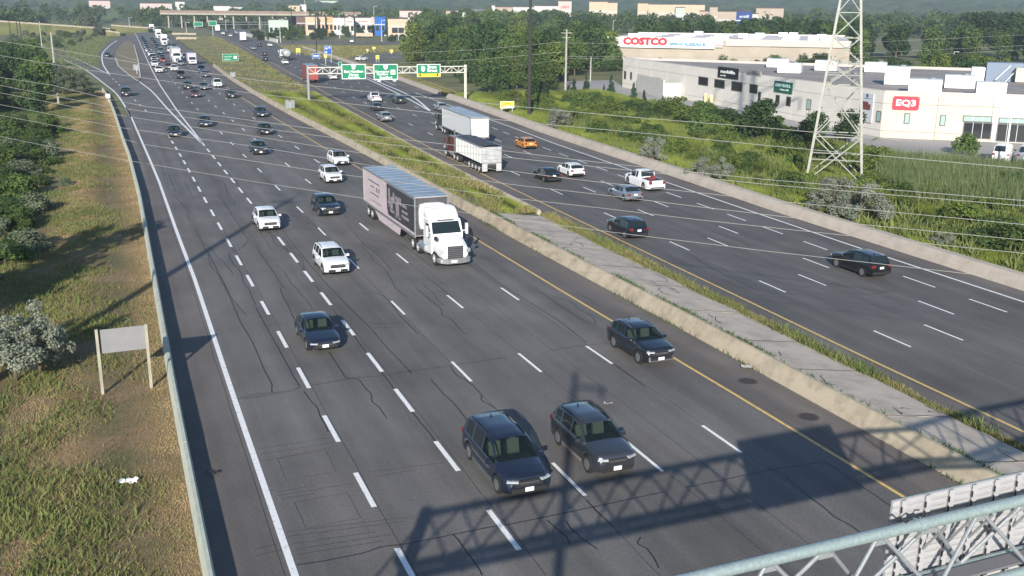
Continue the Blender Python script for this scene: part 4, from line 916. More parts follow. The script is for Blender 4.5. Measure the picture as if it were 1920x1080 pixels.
# small signs
def roadside(x0,y0,x1,y1,base,face,label,cat='sign',border=True,posts=(-.38,.38),edge=.06,name='road_sign'):
    b = at((x0+x1)/2, base); A = b; B = b + Vector((cos(PSI),sin(PSI),0)); return flat_sign(name,x0,y0,x1,y1,A,B,face,label,cat,off=0,edge=edge,posts=posts,border=border)
e,w,h,zc,th = roadside(417,101,447,114.5,117,SGREEN,'green two line direction sign standing in the grassy median','sign'); letter_bars(e,w*.5,h*.2,-w*.16,-th/2-.02,zc+h*.15,SWHITE,9,3); letter_bars(e,w*.42,h*.2,-w*.2,-th/2-.02,zc-h*.22,SWHITE,7,4); MB().box((w*.3,-th/2-.012,zc),(w*.2,.012,h*.4)).build('route_marker', SWHITE, e)
for (x,y0,y1,b,lb) in ((544.5,188,204,211,'two narrow grey sign backs standing beside the median barrier'),(437,136,145,149,'small pair of grey sign backs beside the far end of the median barrier'),(257,122,132,140,'pale sign back standing on the tip of the traffic island')):
    p = at(x,b); e = empty('delineator_sign', p, PSI, lb, 'sign'); sc = (p.length)/1985; h = (y1-y0)*sc; zc = (b-(y0+y1)/2)*sc
    for sx in (-1,1): MB().box((sx*.30*h,0,zc),(.48*h,.04,h)).build('sign_panel', GALV2, e)
    MB().box((0,.06,zc/2+.2),(.1,.1,zc+.4)).build('post', POSTC, e)
e,w,h,zc,th = roadside(938,190,964,203,216,SYEL,'yellow and green information sign on two posts above the right barrier',border=True,edge=.08)
MB().box((w*.12,-th/2-.012,zc-h*.28),(w*.7,.012,h*.3)).build('sign_stripe', M('sign_mint',(.5,.68,.58),.5), e); MB().box((w*.05,-th/2-.014,zc+h*.22),(w*.4,.012,h*.12)).build('sign_stripe', M('sign_orange',(.72,.33,.05),.5), e)
e,w,h,zc,th = roadside(585,100.5,600,109,112,SBLUE,'low blue destination sign in the grass of the exit loop'); MB().box((0,-th/2-.012,zc),(w*.7,.012,h*.25)).build('sign_line', SWHITE, e)
e,w,h,zc,th = roadside(608,86,622,102,118,SBLUE,'square blue services sign with white symbols on tall posts'); MB().box((-w*.2,-th/2-.012,zc+h*.2),(w*.25,.012,h*.2)).box((w*.2,-th/2-.012,zc+h*.3),(w*.2,.012,h*.2)).box((-w*.25,-th/2-.012,zc-h*.25),(w*.2,.012,h*.2)).build('sign_symbol', SWHITE, e)
roadside(555,90.5,563,98,103,SYEL,'amber warning sign beside the tanker at the exit verge'); roadside(607.5,101.5,613,108.5,121,SYEL,'small yellow sign under the blue services sign',posts=(0,))
e,w,h,zc,th = roadside(704.5,103.5,711,111,117,SYEL,'yellow curve sign beside the exit ramp car'); roadside(731,93,737,98.5,102,SYEL,'yellow square sign high on the exit ramp verge',posts=(0,)); roadside(698,88,704,92,98,SYEL,'small yellow sign at the top of the exit loop',posts=(0,)); roadside(687,92,691,96,100,SYEL,'tiny yellow sign left of the top exit loop sign',posts=(0,))
e,w,h,zc,th = roadside(634,116,641,124,131,SGREEN,'small green exit sign on the gore, left of the overhead signs',posts=(0,)); 
q0 = at(203.5,193); e = empty('delineator_sign', q0, PSI, 'pale tilted reflector sign on the end of the left barrier', 'sign'); MB().box((0,0,1.25),(.75,.05,.7)).build('sign_panel', SWHITE, e); MB().box((0,.05,.6),(.08,.08,1.2)).build('post', POSTC, e)
# far small green signs over the departing lanes
FA, FB = st2w(560,54), st2w(560,84); fd = (FB-FA).normalized()
g = empty('sign_gantry', (0,0,0), 0, 'farthest sign gantry with two small green signs over the departing lanes', 'sign gantry')
for P in (FA,FB): MB().tube([P,Vector((P.x,P.y,7.5))],.3,8).build('post', GALV2, g, True)
for z in (6.2,7.4): MB().tube([FA+Vector((0,0,z)),FB+Vector((0,0,z))],.12,6).build('chord', GALV2, g, True)
flat_sign('overhead_sign',363,41,380,49.5,FA,FB,SGREEN,'left of the two small green signs on the farthest gantry','sign',edge=.15)
flat_sign('overhead_sign',391,39,406,48.5,FA,FB,SGREEN,'right of the two small green signs on the farthest gantry','sign',edge=.15)
# wooden board on posts in the left verge, seen from behind
A, B = at(193,741), at(284,729); bd = (B-A).normalized(); rz = math.atan2(bd.y,bd.x); wl = (B-A).length
e = empty('sign_board', A, rz, 'blank grey sign board on two pale wooden posts in the dry grass', 'sign')
for x in (0, wl): MB().box((x,0,1.6),(.13,.13,3.25)).build('post', WOODP, e)
MB().box((wl/2+.08,.1,2.58),(wl-.1,.03,1.15)).build('sign_panel', M('sign_back',(.225,.225,.235),.6,var=.05,scale=2), e)
MB().box((.12,.075,2.58),(.05,.03,1.2)).build('edge_batten', BLK, e)

# ------------------------------------------------------------------ transmission tower
TW = M('tower_steel', (.29,.30,.27), .55, metal=.1, var=.12, scale=2)
FL = Vector((30.9,106.7,0)); ex = Vector((.95,-.30,0)).normalized(); ey = Vector((.30,.95,0)).normalized(); ctr = FL + ex*2.8 + ey*2.8
e = empty('transmission_tower', ctr, math.atan2(ex.y,ex.x), 'pale steel lattice transmission tower in front of the furniture store', 'transmission tower')
tw = lambda z: max(1.5, 5.6-.195*z)/2
lv = [0,4.7,9.8,12.2,14.7,17.2,19.8,22.4,25,27.6,30.2,32.8,35.4]
corners = [(-1,-1),(1,-1),(1,1),(-1,1)]; cp_ = lambda c, z: Vector((c[0]*tw(z), c[1]*tw(z), z))
for c in corners: MB().bar(cp_(c,0),cp_(c,20.2),.23).bar(cp_(c,20.2),cp_(c,36),.2).build('leg', TW, e)
for i in range(len(lv)-1):
    z0, z1 = lv[i], lv[i+1]; wv = .105 if i < 3 else .085
    for k in range(4):
        a, b = corners[k], corners[(k+1)%4]; q = MB(); q.bar(cp_(a,z0),cp_(b,z1),wv)
        q.build('diagonal_brace', TW, e); MB().bar(cp_(b,z0),cp_(a,z1),wv).build('diagonal_brace', TW, e); MB().bar(cp_(a,z1),cp_(b,z1),wv).build('girt', TW, e)
        if i < 3:
            m = (cp_(a,z0)+cp_(b,z0)+cp_(a,z1)+cp_(b,z1))/4; MB().bar((cp_(a,z0)+cp_(a,z1))/2, m, .08).build('secondary_brace', TW, e); MB().bar((cp_(b,z0)+cp_(b,z1))/2, m, .08).build('secondary_brace', TW, e)
for z, l in ((26,6.5),(30,5.5),(34,4.5)):
    for sx in (-1,1):
        MB().bar((sx*.8,-.8,z),(sx*l,0,z+.2),.12).bar((sx*.8,.8,z),(sx*l,0,z+.2),.12).bar((sx*.8,0,z+1.6),(sx*l,0,z+.25),.1).build('crossarm', TW, e)
        MB().cyl((sx*l,0,z-.9),.12,1.8,8).build('insulator', BLK, e)
# ------------------------------------------------------------------ overhead wires crossing the road, poles
WIRE = M('aluminium_wire', (.40,.40,.37), .4, metal=.3)
WPA, WPB = Vector((-40,72,0)), Vector((20,37,0))
wires = [
 [(0,77),(100,92),(275,121),(480,150),(692,172),(985,201),(1177,219),(1440,240),(1615,256)],
 [(0,104),(150,129),(275,147),(480,176),(605,189),(805,211),(990,230),(1210,250),(1440,273),(1615,289),(1920,316)],
 [(0,145),(100,160),(200,185),(275,200),(337,207),(480,227),(585,241),(760,262),(965,285),(1085,300),(1185,311),(1440,337),(1920,376)],
 [(0,160),(200,199),(350,220),(480,239),(640,260),(800,279),(970,297),(1160,317),(1440,346),(1920,386)],
 [(0,174),(200,212),(375,240),(480,256),(650,283),(800,303),(967,322),(1110,340),(1260,356),(1457,377),(1920,421)],
 [(0,196),(225,239),(480,275),(700,311),(960,346),(1135,366),(1330,390),(1502,410),(1920,450)],
 [(0,216),(225,259),(265,270),(480,303),(597,321),(692,334),(775,345),(967,372),(1135,391),(1310,412),(1440,426),(1640,447),(1920,475)],
 [(0,256),(70,270),(240,301),(480,341),(670,370),(770,385),(890,401),(1085,427),(1185,440),(1285,452),(1440,471),(1670,497),(1920,525)]]
for i, wl_ in enumerate(wires):
    off = Vector((.35,.6,0))*(i*.7-2.4); A, B = WPA+off, WPB+off; P = [on_wall(x,y,A,B) for x,y in wl_]
    L0, L1 = P[0]+(P[0]-P[1])*.6, P[-1]+(P[-1]-P[-2])*.4; P = [L0]+P+[L1]
    tag(MB().tube(P, .012, 5).build('power_line', WIRE), ['topmost power line across the road, passing just above the green gantry signs','second power line from the top across the road','third power line from the top, dipping behind nothing above the dump trailer',
      'fourth power line from the top, over the orange hatchback','fifth power line from the top, over the white wagon','sixth power line from the top, over the silver blue sedan','seventh power line from the top, over the white trailer roof','lowest power line, crossing the trailer front and the big black sport utility'][i].replace('dipping behind nothing above','above'), 'power line', 'power lines crossing the road')
def wood_pole(x, yb, yt, label, r=.16, mat=None, arm=True, cat='utility pole'):
    b = at(x, yb); zt = at_dist(x, yt, math.hypot(b.x,b.y)).z; e = empty('utility_pole', b, PSI, label, cat)
    MB().tube([(0,0,0),(0,0,zt)],[r,r*.65],8).build('pole_shaft', mat or M('pole_wood',(.30,.27,.22),.9,var=.2,scale=3), e, True)
    if arm: MB().box((0,0,zt-.7),(2.4,.12,.14)).box((0,0,zt-1.6),(1.8,.1,.12)).build('crossarm', mat or M('pole_wood'), e); 
    return b, zt
DARKP = M('pole_dark', (.035,.033,.03), .9)
b1,z1 = wood_pole(1060,176,55,'grey wooden utility pole with crossarms before the exit wood',.26,M('pole_grey',(.34,.33,.30),.9,var=.15,scale=2))
wood_pole(992,222,-30,'tall dark pole rising beside the yellow information sign',.30,DARKP,False)
wood_pole(1107,152,106,'slim pale lamp post behind the grey wooden utility pole',.12,POSTC,False,'lamp post')
wood_pole(110,195,60,'leaning grey pole at the edge of the dark left wood',.2,M('pole_grey'),False); wood_pole(80,98,40,'slim grey pole far left beyond the wood',.22,M('pole_grey'),False)
for x,yb,yt in ((22,84,38),(36,88,36),(42,90,36)): wood_pole(x,yb,yt,{22:'leftmost of three dark poles at the far left',36:'middle of three dark poles at the far left',42:'rightmost of three dark poles at the far left'}[x],.22,DARKP,False)
for x,yb,yt,lb in ((549,82,12,'dark pole left of the cream shopfront'),(594,104,14,'dark pole in the grass above the blue destination sign'),(665,80,22,'dark pole before the white gabled shop'),(1846,52,20,'slim pole on the wooded hill at the right')): wood_pole(x,yb,yt,lb,.2,DARKP,False)
def lamp(x, yb, yt, label, r=.13, arm=1.6):
    b = at(x,yb); zt = at_dist(x,yt,math.hypot(b.x,b.y)).z; e = empty('street_lamp', b, PSI, label, 'street lamp', 'distant street lamps')
    MB().tube([(0,0,0),(0,0,zt)],[r*1.3,r*.8],8).build('lamp_post', POSTC, e, True); MB().box((arm/2,0,zt),(arm,.12,.1)).box((arm,0,zt-.03),(.8,.32,.14)).build('lamp_head', SWHITE, e)
for x,yb,yt,lb in ((526,80,36,'left of the shopfronts beside the exit verge'),(574,62,-4,'tallest, white, left of the cream shopfront'),(637,72,26,'before the orange and grey shopfronts'),(350,64,42,'in the median beyond the traffic island'),(424,60,38,'above the far white box truck'),(702,60,12,'behind the blue canopy'),(747,76,36,'before the peach cube shop'),(716,78,38,'left of the peach cube shop'),
   (243,52,33,'at the end of the left queue'),(480,30,0,'on the overpass approach'),(1149,66,38,'left of the warehouse club roof'),(1268,64,40,'behind the warehouse club roof'),(1421,60,30,'on the hill before the tan complex'),(1497,76,50,'left of the lattice tower'),(1626,94,76,'right of the lattice tower, first'),(1690,102,84,'right of the lattice tower, second'),(1787,116,97,'on the far right behind the store roof'),(1866,110,92,'beside the louvred roof enclosure')):
    lamp(x,yb,yt,'slim pale street lamp '+lb)
bl = at(1883,312); e = empty('street_lamp', bl, -.3, 'white lamp post with round concrete base between the parked vans', 'street lamp'); MB().tube([(0,0,0),(0,0,7.2)],[.13,.09],10).build('lamp_post', SWHITE, e, True); MB().cyl((0,0,.45),.32,.9,14).build('base', CONC_P, e, True); MB().box((.4,0,7.15),(1.0,.35,.14)).build('lamp_head', SWHITE, e)
def span(pts, label, r=.03, grp='distribution wires near the exit wood'):
    P = [Vector(p) for p in pts]; tag(MB().tube(P, r, 4).build('power_line', WIRE), label, 'power line', grp)
pz = lambda y: on_wall(1060,y,b1,b1+Vector((1,0,0)))
for i,(ya,xl,yl) in enumerate(((78,750,100),(97,750,118),(112,880,126))): span([at_dist(xl,yl,236), (pz(ya)+at_dist(xl,yl,236))/2-Vector((0,0,.4)), pz(ya)], 'wire slanting down from the grey utility pole to the left, '+['upper','middle','lower'][i])
for i,(ya,yr) in enumerate(((80,84),(106,104),(109,112))): span([pz(ya), at_dist(1430,yr+4,262), at_dist(1700,yr-8,300), at_dist(1990,yr-22,330)], 'wire running right from the grey utility pole over the store roof, '+['upper','middle','lower'][i])
# ------------------------------------------------------------------ furniture store with precast panels
PREC = M('precast_panel', (.66,.625,.565), .85, col2=(.73,.695,.635), scale=.5, bump=.15, detail=6)
PREC2 = M('precast_cream', (.52,.475,.40), .85, col2=(.58,.535,.455), scale=.5, bump=.15)
PREC3 = M('precast_white', (.56,.545,.50), .85, col2=(.61,.595,.55), scale=.5)
ROOFG = M('roof_gravel', (.22,.20,.19), .95, col2=(.32,.30,.28), scale=.25, detail=9, bump=.2)
WGL = M('window_glass', (.03,.032,.035), .08, spec=.8); WFR = M('window_frame', (.10,.10,.10), .5); MINT = M('mint_glass', (.33,.47,.43), .15, spec=.8); UNITW = M('unit_white', (.74,.75,.76), .5, var=.04, scale=1)
Q0, Q1, Q2, Q3 = Vector((24.4,232.4,0)), Vector((52.1,145.2,0)), Vector((84,135.0,0)), Vector((92,200,0)); BH = 6.45
st_ = empty('furniture_store', (0,0,0), 0, 'long low pale precast store with flat grey roof behind the tower', 'store building')
q = MB(); q.prism([(Q0.x+.3,Q0.y-.05),(Q1.x+.1,Q1.y+.25),(Q2.x,Q2.y+.3),(Q3.x,Q3.y)], -.1, 5.95); q.build('wall_core', PREC, st_)
q = MB(); q.prism([(Q0.x+.5,Q0.y-.3),(Q1.x+.4,Q1.y+.5),(Q2.x-.4,Q2.y+.6),(Q3.x-.3,Q3.y-.4)], 5.96, 6.0); q.build('roof', ROOFG, st_)
def wall_panels(A, B, wd, rows, mats, par, gap=.05):
    d = (B-A); L = d.length; d.normalize(); nv = Vector((d.y,-d.x,0)); n = max(1, round(L/wd)); rz = math.atan2(d.y,d.x)
    for i in range(n):
        for (z0,z1), m in zip(rows, mats):
            p = A + d*(L*(i+.5)/n) + nv*.0; mm = m[i%len(m)] if isinstance(m, list) else m
            MB().box((0,0,0),(L/n-gap,.2,z1-z0-gap)).build('wall_panel', mm, par, loc=(p.x,p.y,(z0+z1)/2), rz=rz)
rows = [(-.1,.9),(.9,4.7),(4.7,BH)]
wall_panels(Q0, Q1, 7.6, rows, [[PREC],[PREC],[PREC]], st_); wall_panels(Q1, Q1.lerp(Q2,.42), 6.6, rows, [PREC2,PREC2,PREC2], st_); wall_panels(Q1.lerp(Q2,.42), Q2, 6.6, rows, [PREC3,PREC3,PREC3], st_)
for A, B in ((Q0,Q1),(Q1,Q2),(Q2,Q3),(Q3,Q0)):
    d = (B-A); L = d.length; d.normalize(); p = (A+B)/2 - Vector((d.y,-d.x,0))*.12; MB().box((0,0,6.26),(L,.42,.5)).build('parapet', M('parapet_cap',(.50,.44,.42),.7), st_, loc=(p.x,p.y,.0 if A is not Q3 else .0), rz=math.atan2(d.y,d.x))
def wall_item(x0,y0,x1,y1,A,B,depth,mat,name,par,off=.14,frame=None):
    p = on_wall((x0+x1)/2,(y0+y1)/2,A,B); d = (B-A).normalized(); nv = Vector((d.y,-d.x,0)); w = (on_wall(x1,(y0+y1)/2,A,B)-on_wall(x0,(y0+y1)/2,A,B)).length; h = on_wall((x0+x1)/2,y0,A,B).z-on_wall((x0+x1)/2,y1,A,B).z
    rz = math.atan2(d.y,d.x); c = p+nv*off
    o = MB().box((0,0,0),(w,depth,h)).build(name, frame or mat, par, loc=c, rz=rz)
    if frame: MB().box((0,-depth/2-.004,0),(w-.24,.012,h-.24)).build('pane', mat, o)
    return o, w, h, c, rz
for x0,y0,x1,y1 in ((1311,144,1329,160),(1341,149,1360,165),(1373,153,1393,171),(1407,158,1422,175),(1171.5,133,1175,148),(1183,135,1186,149),(1423,172,1428,190),(1456,178,1463,196),(1476,181,1484,199)): wall_item(x0,y0,x1,y1,Q0,Q1,.1,WGL,'window',st_,frame=WFR)
for x0,y0,x1,y1 in ((1514,186,1522,206),(1645,208,1653,229)): wall_item(x0,y0,x1,y1,Q0,Q1,.1,MINT,'window',st_,frame=WFR)
for x0,y0,x1,y1 in ((1695,212,1706,232),(1762,215,1773,236)): wall_item(x0,y0,x1,y1,Q1,Q2,.1,MINT,'window',st_,frame=WFR)
for x0,y0,x1,y1 in ((1204,145,1215,149),(1219,145,1239,149)): wall_item(x0,y0,x1,y1,Q0,Q1,.1,WGL,'vent',st_)
for x0,y0,x1,y1,m in ((1805,217,1860,229,MINT),(1805,229.3,1859,260,WGL),(1872,221,1925,232,MINT),(1868,232.3,1925,266,WGL)):
    o,w,h,c,rz = wall_item(x0,y0,x1,y1,Q1,Q2,.1,m,'shop_window',st_,frame=WFR)
    q = MB(); [q.box((-w/2+w*k/3,-.07,0),(.07,.03,h-.1)) for k in (1,2)]; q.build('mullion', POSTC, o)
def store_sign(x0,y0,x1,y1,A,B,mat,label,texts,rim=None):
    p = on_wall((x0+x1)/2,(y0+y1)/2,A,B); d = (B-A).normalized(); nv = Vector((d.y,-d.x,0)); e = empty('store_sign', p+nv*.2, math.atan2(d.y,d.x), label, 'sign')
    w = (on_wall(x1,(y0+y1)/2,A,B)-on_wall(x0,(y0+y1)/2,A,B)).length; h = on_wall((x0+x1)/2,y0,A,B).z-on_wall((x0+x1)/2,y1,A,B).z
    if mat:
        r = min(w,h)*(.16 if rim else .02); pts = []
        for cx,cz,a0 in ((w/2-r,h/2-r,0),(-w/2+r,h/2-r,90),(-w/2+r,-h/2+r,180),(w/2-r,-h/2+r,270)):
            for k in range(5): a = radians(a0+22.5*k); pts.append((cx+r*cos(a),cz+r*sin(a)))
        n = len(pts); q = MB(); q.add([(a,.06,b) for a,b in pts]+[(a,-.08,b) for a,b in pts],[tuple(range(n)),tuple(range(2*n-1,n-1,-1))]+[(i,n+i,n+(i+1)%n,(i+1)%n) for i in range(n)]); q.build('sign_panel', mat, e)
    for t, s, x, z, m, wd in texts:
        if t == '-': letter_bars(e, wd*w, s*h, x*w, -.1, z*h, m, 8, int(s*1000)); continue
        text_mesh(t, s*h, m, e, (x*w,-.1,z*h), (pi/2,0,0), width=wd*w if wd else None, ext=.02)
    return e,w,h
store_sign(1348,126.5,1386,147,Q0,Q1,M('sign_black',(.008,.012,.012),.4),'black store sign with white lettering mobilia',[('mobilia',.42,.0,.08,SWHITE,.72),('-',.14,-.22,-.27,SWHITE,.3)])
store_sign(1402,132.5,1429,140.5,Q0,Q1,M('sign_grey',(.32,.31,.30),.6),'small grey lettering sign right of the black store sign',[('-',.7,0,-.02,M('letter_dark',(.10,.10,.10),.5),.86)])
store_sign(1454,153,1487.5,174,Q0,Q1,M('sign_darkgreen',(.01,.10,.075),.4),'dark green store sign with pale lettering left of the tower',[('BED ROLL',.36,0,.14,M('letter_mint',(.45,.62,.60),.5),.86),('-',.17,.08,-.2,SWHITE,.5)])
store_sign(1673.5,180.5,1723.5,206,Q1,Q2,M('sign_red',(.56,.03,.06),.4),'red rounded store sign with white letters EQ3',[('EQ3',.62,0,0,SWHITE,.74)],rim=True)
e,w,h = store_sign(1616,174.5,1639,229,Q0,Q1,M('banner_grey',(.55,.56,.60),.5),'tall pale banner with a brown sofa picture on the store wall',[('-',.035,.05,.33,M('letter_navy',(.05,.08,.2),.5),.6),('-',.03,0,-.33,M('letter_navy'),.5)])
q = MB(); q.box((-.06*w,-.1,.03*h),(w*.78,.03,h*.2)).box((-.16*w,-.1,.16*h),(w*.58,.03,h*.1)); q.build('sofa_picture', M('print_brown',(.16,.055,.045),.5), e); MB().box((.0,-.1,.42*h),(w*.16,.03,w*.16)).build('emblem', M('letter_navy'), e)
DOCKM = M('dock_wall', (.52,.50,.46), .85, col2=(.58,.56,.52), scale=.4)
for (xa,ya,xb,yb,hh,lb) in ((1194,171,1243,184.5,3.6,'blank pale loading dock wall at the far left of the store'),(1353,196,1420,212,3.9,'blank pale loading dock wall under the store windows')):
    A, B = at(xa,ya), at(xb,yb); d = B-A; L = d.length; e = empty('dock_wall', A, math.atan2(d.y,d.x), lb, 'wall'); MB().box((L/2,.1,hh/2),(L,.3,hh)).build('wall_panel', DOCKM, e); MB().box((L-.1,2.5,hh/2-.3),(.3,4.8,hh-.6)).build('wall_return', DOCKM, e)
p = at(1270,181); e = empty('waste_skip', p, -1.2, 'bright yellow green waste bin with black lid at the loading dock', 'waste bin'); q = MB(); q.box((0,0,.65),(2.1,1.5,1.2),taper=1.08); q.build('bin_body', M('bin_lime',(.50,.62,.04),.5), e); MB().box((0,.2,1.36),(2.3,1.7,.22)).build('bin_lid', BLK, e); MB().box((0,-.85,.7),(2.1,.12,.12)).build('bin_rail', M('bin_lime'), e)
p = at(1258,178); e = empty('cage_trolley', p, -1.2, 'grey wire cage trolley beside the lime waste bin', 'trolley'); q = MB()
for x in (-.5,0,.5):
    for y in (-.4,.4): q.bar((x,y,.1),(x,y,1.8),.05)
for z in (.2,.9,1.8): q.bar((-.5,-.4,z),(.5,-.4,z),.05).bar((-.5,.4,z),(.5,.4,z),.05)
q.build('cage', WFR, e); MB().box((0,0,.15),(1.1,.9,.1)).build('base', BLK, e)
for x,y,lb in ((1322,194,'left'),(1333,197,'right')):
    p = at(x,y); e = empty('bollard', p, 0, 'pale yellow bollard at the second loading dock, '+lb, 'bollard'); MB().cyl((0,0,.9),.3,1.8,10).build('bollard_post', M('bollard_cream',(.6,.52,.3),.6), e, True); MB().cyl((0,0,1.84),.31,.08,10).build('bollard_cap', SWHITE, e)
def roof_unit(x0,y0,x1,y1,label,depth=3.4,hz=None):
    A = at(x0,y1,6.0); B = at(x1,y1,6.0); d = B-A; d.z = 0; 
    d = Vector((.93,-.36,0)); k = abs((B-A).dot(d)); L = k if k > 1 else (B-A).length
    h = (y1-y0)*A.length/1985*1.02; h = max(1.2, h-.25)
    e = empty('rooftop_unit', A, math.atan2(d.y,d.x), label, 'rooftop unit', 'white rooftop units on the store roof')
    MB().box((L/2,depth/2,h/2+.12),(L,depth,h-.02)).build('casing', UNITW, e); MB().box((L/2,depth/2,.06),(L-.3,depth-.3,.14)).build('roof_kerb', STEEL, e)
    MB().box((L/2,-.012,h*.62),(L-.05,.02,.05)).build('casing_seam', M('seam_grey',(.4,.4,.42),.6), e); MB().box((-.012,depth/2,h/2+.1),(.03,depth-.3,h-.4)).build('side_louvre', M('louvre_grey',(.20,.23,.24),.5), e); MB().cyl((L*.7,depth*.6,h+.22),.5,.25,14).build('fan_cowl', M('louvre_grey'), e)
for x0,y0,x1,y1,lb in ((1457,118,1503,137.5,'in front, leftmost and nearest of the left pair'),(1437,110,1480,127,'behind the leftmost one, partly hidden'),(1527,113.5,1570,133,'left of the tower legs'),(1620,117,1662,136,'just right of the tower'),(1657,126,1704,159.5,'tall stepped one right of the tower'),(1702,149,1764.5,174.5,'wide one above the red sign'),(1770,142,1826,166.5,'in the second row on the right'),(1829,155,1884,180.5,'above the shop windows on the right')):
    roof_unit(x0,y0,x1,y1,'white boxy rooftop unit '+lb)
A = at(1818,152,6.0); e = empty('roof_enclosure', A, -.37, 'slate blue louvred roof enclosure between white and cream boxes', 'roof enclosure')
MB().box((5.2,3,1.5),(5.5,3,3.0)).build('louvre_wall', M('louvre_slate',(.16,.21,.29),.5), e); MB().box((1.2,2.5,1.1),(2.0,2.8,2.2)).build('side_box', UNITW, e); MB().box((8.2,.6,1.2),(2.8,2.0,2.2)).build('side_box', M('box_cream',(.62,.56,.40),.6), e); MB().bar((3.5,-.6,0),(6.0,1.5,2.6),.12).bar((5.2,-.6,0),(7.2,1.4,2.2),.12).build('stay', UNITW, e)

# ------------------------------------------------------------------ warehouse club
CW = M('club_wall', (.36,.31,.25), .85, col2=(.43,.38,.31), scale=.15); CWH = M('club_white', (.56,.55,.53), .7); CROOF = M('club_roof', (.52,.49,.49), .8, col2=(.74,.72,.71), scale=.08, detail=6)
C0 = Vector((27.0,300,0)); cd = Vector((.962,-.272,0)); cn = Vector((.272,.962,0)); rzc = math.atan2(cd.y,cd.x)
e = empty('warehouse_club', C0, rzc, 'wide low warehouse store with white fascia reading Costco Wholesale', 'store building')
MB().box((33,31,4.15),(66,61.6,8.3)).build('wall', CW, e); MB().box((33,31,8.35),(66.4,62,.08)).build('roof', CROOF, e)
MB().box((16,-.2,7.75),(32.6,.5,2.5)).build('fascia', CWH, e); MB().box((16.8,-.5,7.55),(26.5,.3,2.9)).build('sign_panel', SWHITE, e); MB().box((49.5,-.1,7.9),(33,.4,1.8)).build('fascia', M('club_band',(.52,.48,.44),.8), e)
q = MB(); q.box((1.6,-.48,7.2),(3.4,.1,.14)); q.box((30.6,-.48,7.0),(4,.1,.14)); q.build('fascia_stripe', M('club_red',(.42,.02,.04),.5), e)
RED = M('club_letter_red', (.50,.012,.03), .5); CBL = M('club_letter_blue', (.05,.25,.42), .5)
text_mesh('COSTCO', 2.6, RED, e, (10.6,-.72,7.75), (pi/2,0,0), width=12.6, ext=.05, bold=.07); text_mesh('WHOLESALE', 1.0, CBL, e, (22.6,-.72,7.2), (pi/2,0,0), width=10.2, ext=.05, bold=.05)
q = MB(); [q.box((18.2,-.72,7.5-k*.28),(3.2,.06,.12)) for k in range(3)]; q.build('speed_stripe', CBL, e)
r = random.Random(5); SKY = M('skylight', (.62,.66,.66), .3, spec=.6); sk = MB().box((0,0,.25),(1,1,.5)).mesh('skylight', SKY)
for i in range(6):
    for j in range(4): o = link('skylight', sk, e, (8+i*10.5,8+j*14,8.4)); o.scale = (4.6,1.5,1)
sk2 = MB().box((0,0,.6),(2.8,2,1.2)).mesh('roof_vent', UNITW)
for i in range(10): link('roof_vent', sk2, e, (r.uniform(4,62),r.uniform(3,56),8.4))
for yy in (.4,61.6): MB().box((33,yy,8.5),(66.4,.5,.5)).build('parapet', CWH, e)
MB().box((.3,31,8.5),(.5,61,.5)).build('parapet', CWH, e)

# ------------------------------------------------------------------ far shops and houses
FM = {k: M('far_'+k, c, .8, var=.05, scale=.2) for k, c in dict(cream=(.50,.42,.30),mint=(.42,.52,.44),white=(.55,.55,.53),peach=(.53,.41,.30),orange=(.56,.34,.18),grey=(.50,.52,.54),blue=(.02,.12,.42),slate=(.12,.16,.22),tan=(.40,.33,.27),rose=(.56,.44,.42),navy=(.02,.05,.20),brown=(.14,.09,.08)).items()}
ROOFD = M('far_roof', (.09,.06,.06), .8)
def far_shop(x0,x1,yt,dist,depth,m,label,win=3,roof=None,gable=False,door=True,name='shop_building',cat='building',words=None):
    A = at_dist(x0,yt,dist); B = at_dist(x1,yt,dist); d = B-A; d.z = 0; L = d.length; h = A.z; e = empty(name, (A.x,A.y,0), math.atan2(d.y,d.x), label, cat)
    MB().box((L/2,depth/2,h/2),(L,depth,h)).build('wall', FM[m], e)
    if gable:
        g_ = MB(); pr = [(-.6,h),(L+.6,h),(L/2,h+L*.32)]; g_.add([(a,-.5,b) for a,b in pr]+[(a,depth,b) for a,b in pr],[(0,1,2),(5,4,3),(0,3,4,1),(1,4,5,2),(2,5,3,0)]); g_.build('roof', ROOFD, e)
        g_ = MB(); pr = [(.6,h-.1),(L-.6,h-.1),(L/2,h+L*.32-1.0)]; g_.add([(a,-.62,b) for a,b in pr]+[(a,-.52,b) for a,b in pr],[(0,1,2),(5,4,3),(0,3,4,1),(1,4,5,2),(2,5,3,0)]); g_.build('gable', FM[m], e)
    else: MB().box((L/2,depth/2,h+.15),(L+.5,depth+.5,.5)).build('roof', FM[roof] if roof else ROOFD, e)
    for k in range(win): MB().box((L*(k+.5)/win,-.06,h*.42),(L/win*.6,.12,h*.26)).build('window', WGL, e)
    MB().box((L/2,-.1,h*.62),(L*.96,.3,h*.05)).build('canopy', FM['grey'] if m != 'grey' else FM['white'], e)
    if words: letter_bars(e, L*.6, h*.13, L/2, -.14, h*.8, words[1], len(words[0]), int(L*7))
    return e, L, h
SR = M('shop_letter_red', (.5,.03,.03), .5)
far_shop(503,540,37,560,14,'mint','pale mint arcade shopfront left of the cream shop',4); far_shop(555,572,31,610,12,'brown','narrow brown shopfront between mint and cream',2); far_shop(572,594,31,590,14,'cream','cream shop with a tall dark doorway',1); far_shop(594,609,31,596,14,'peach','pale yellow shopfront left of the orange one',2); far_shop(609,624,31,600,14,'orange','orange shopfront in the row of shops',2)
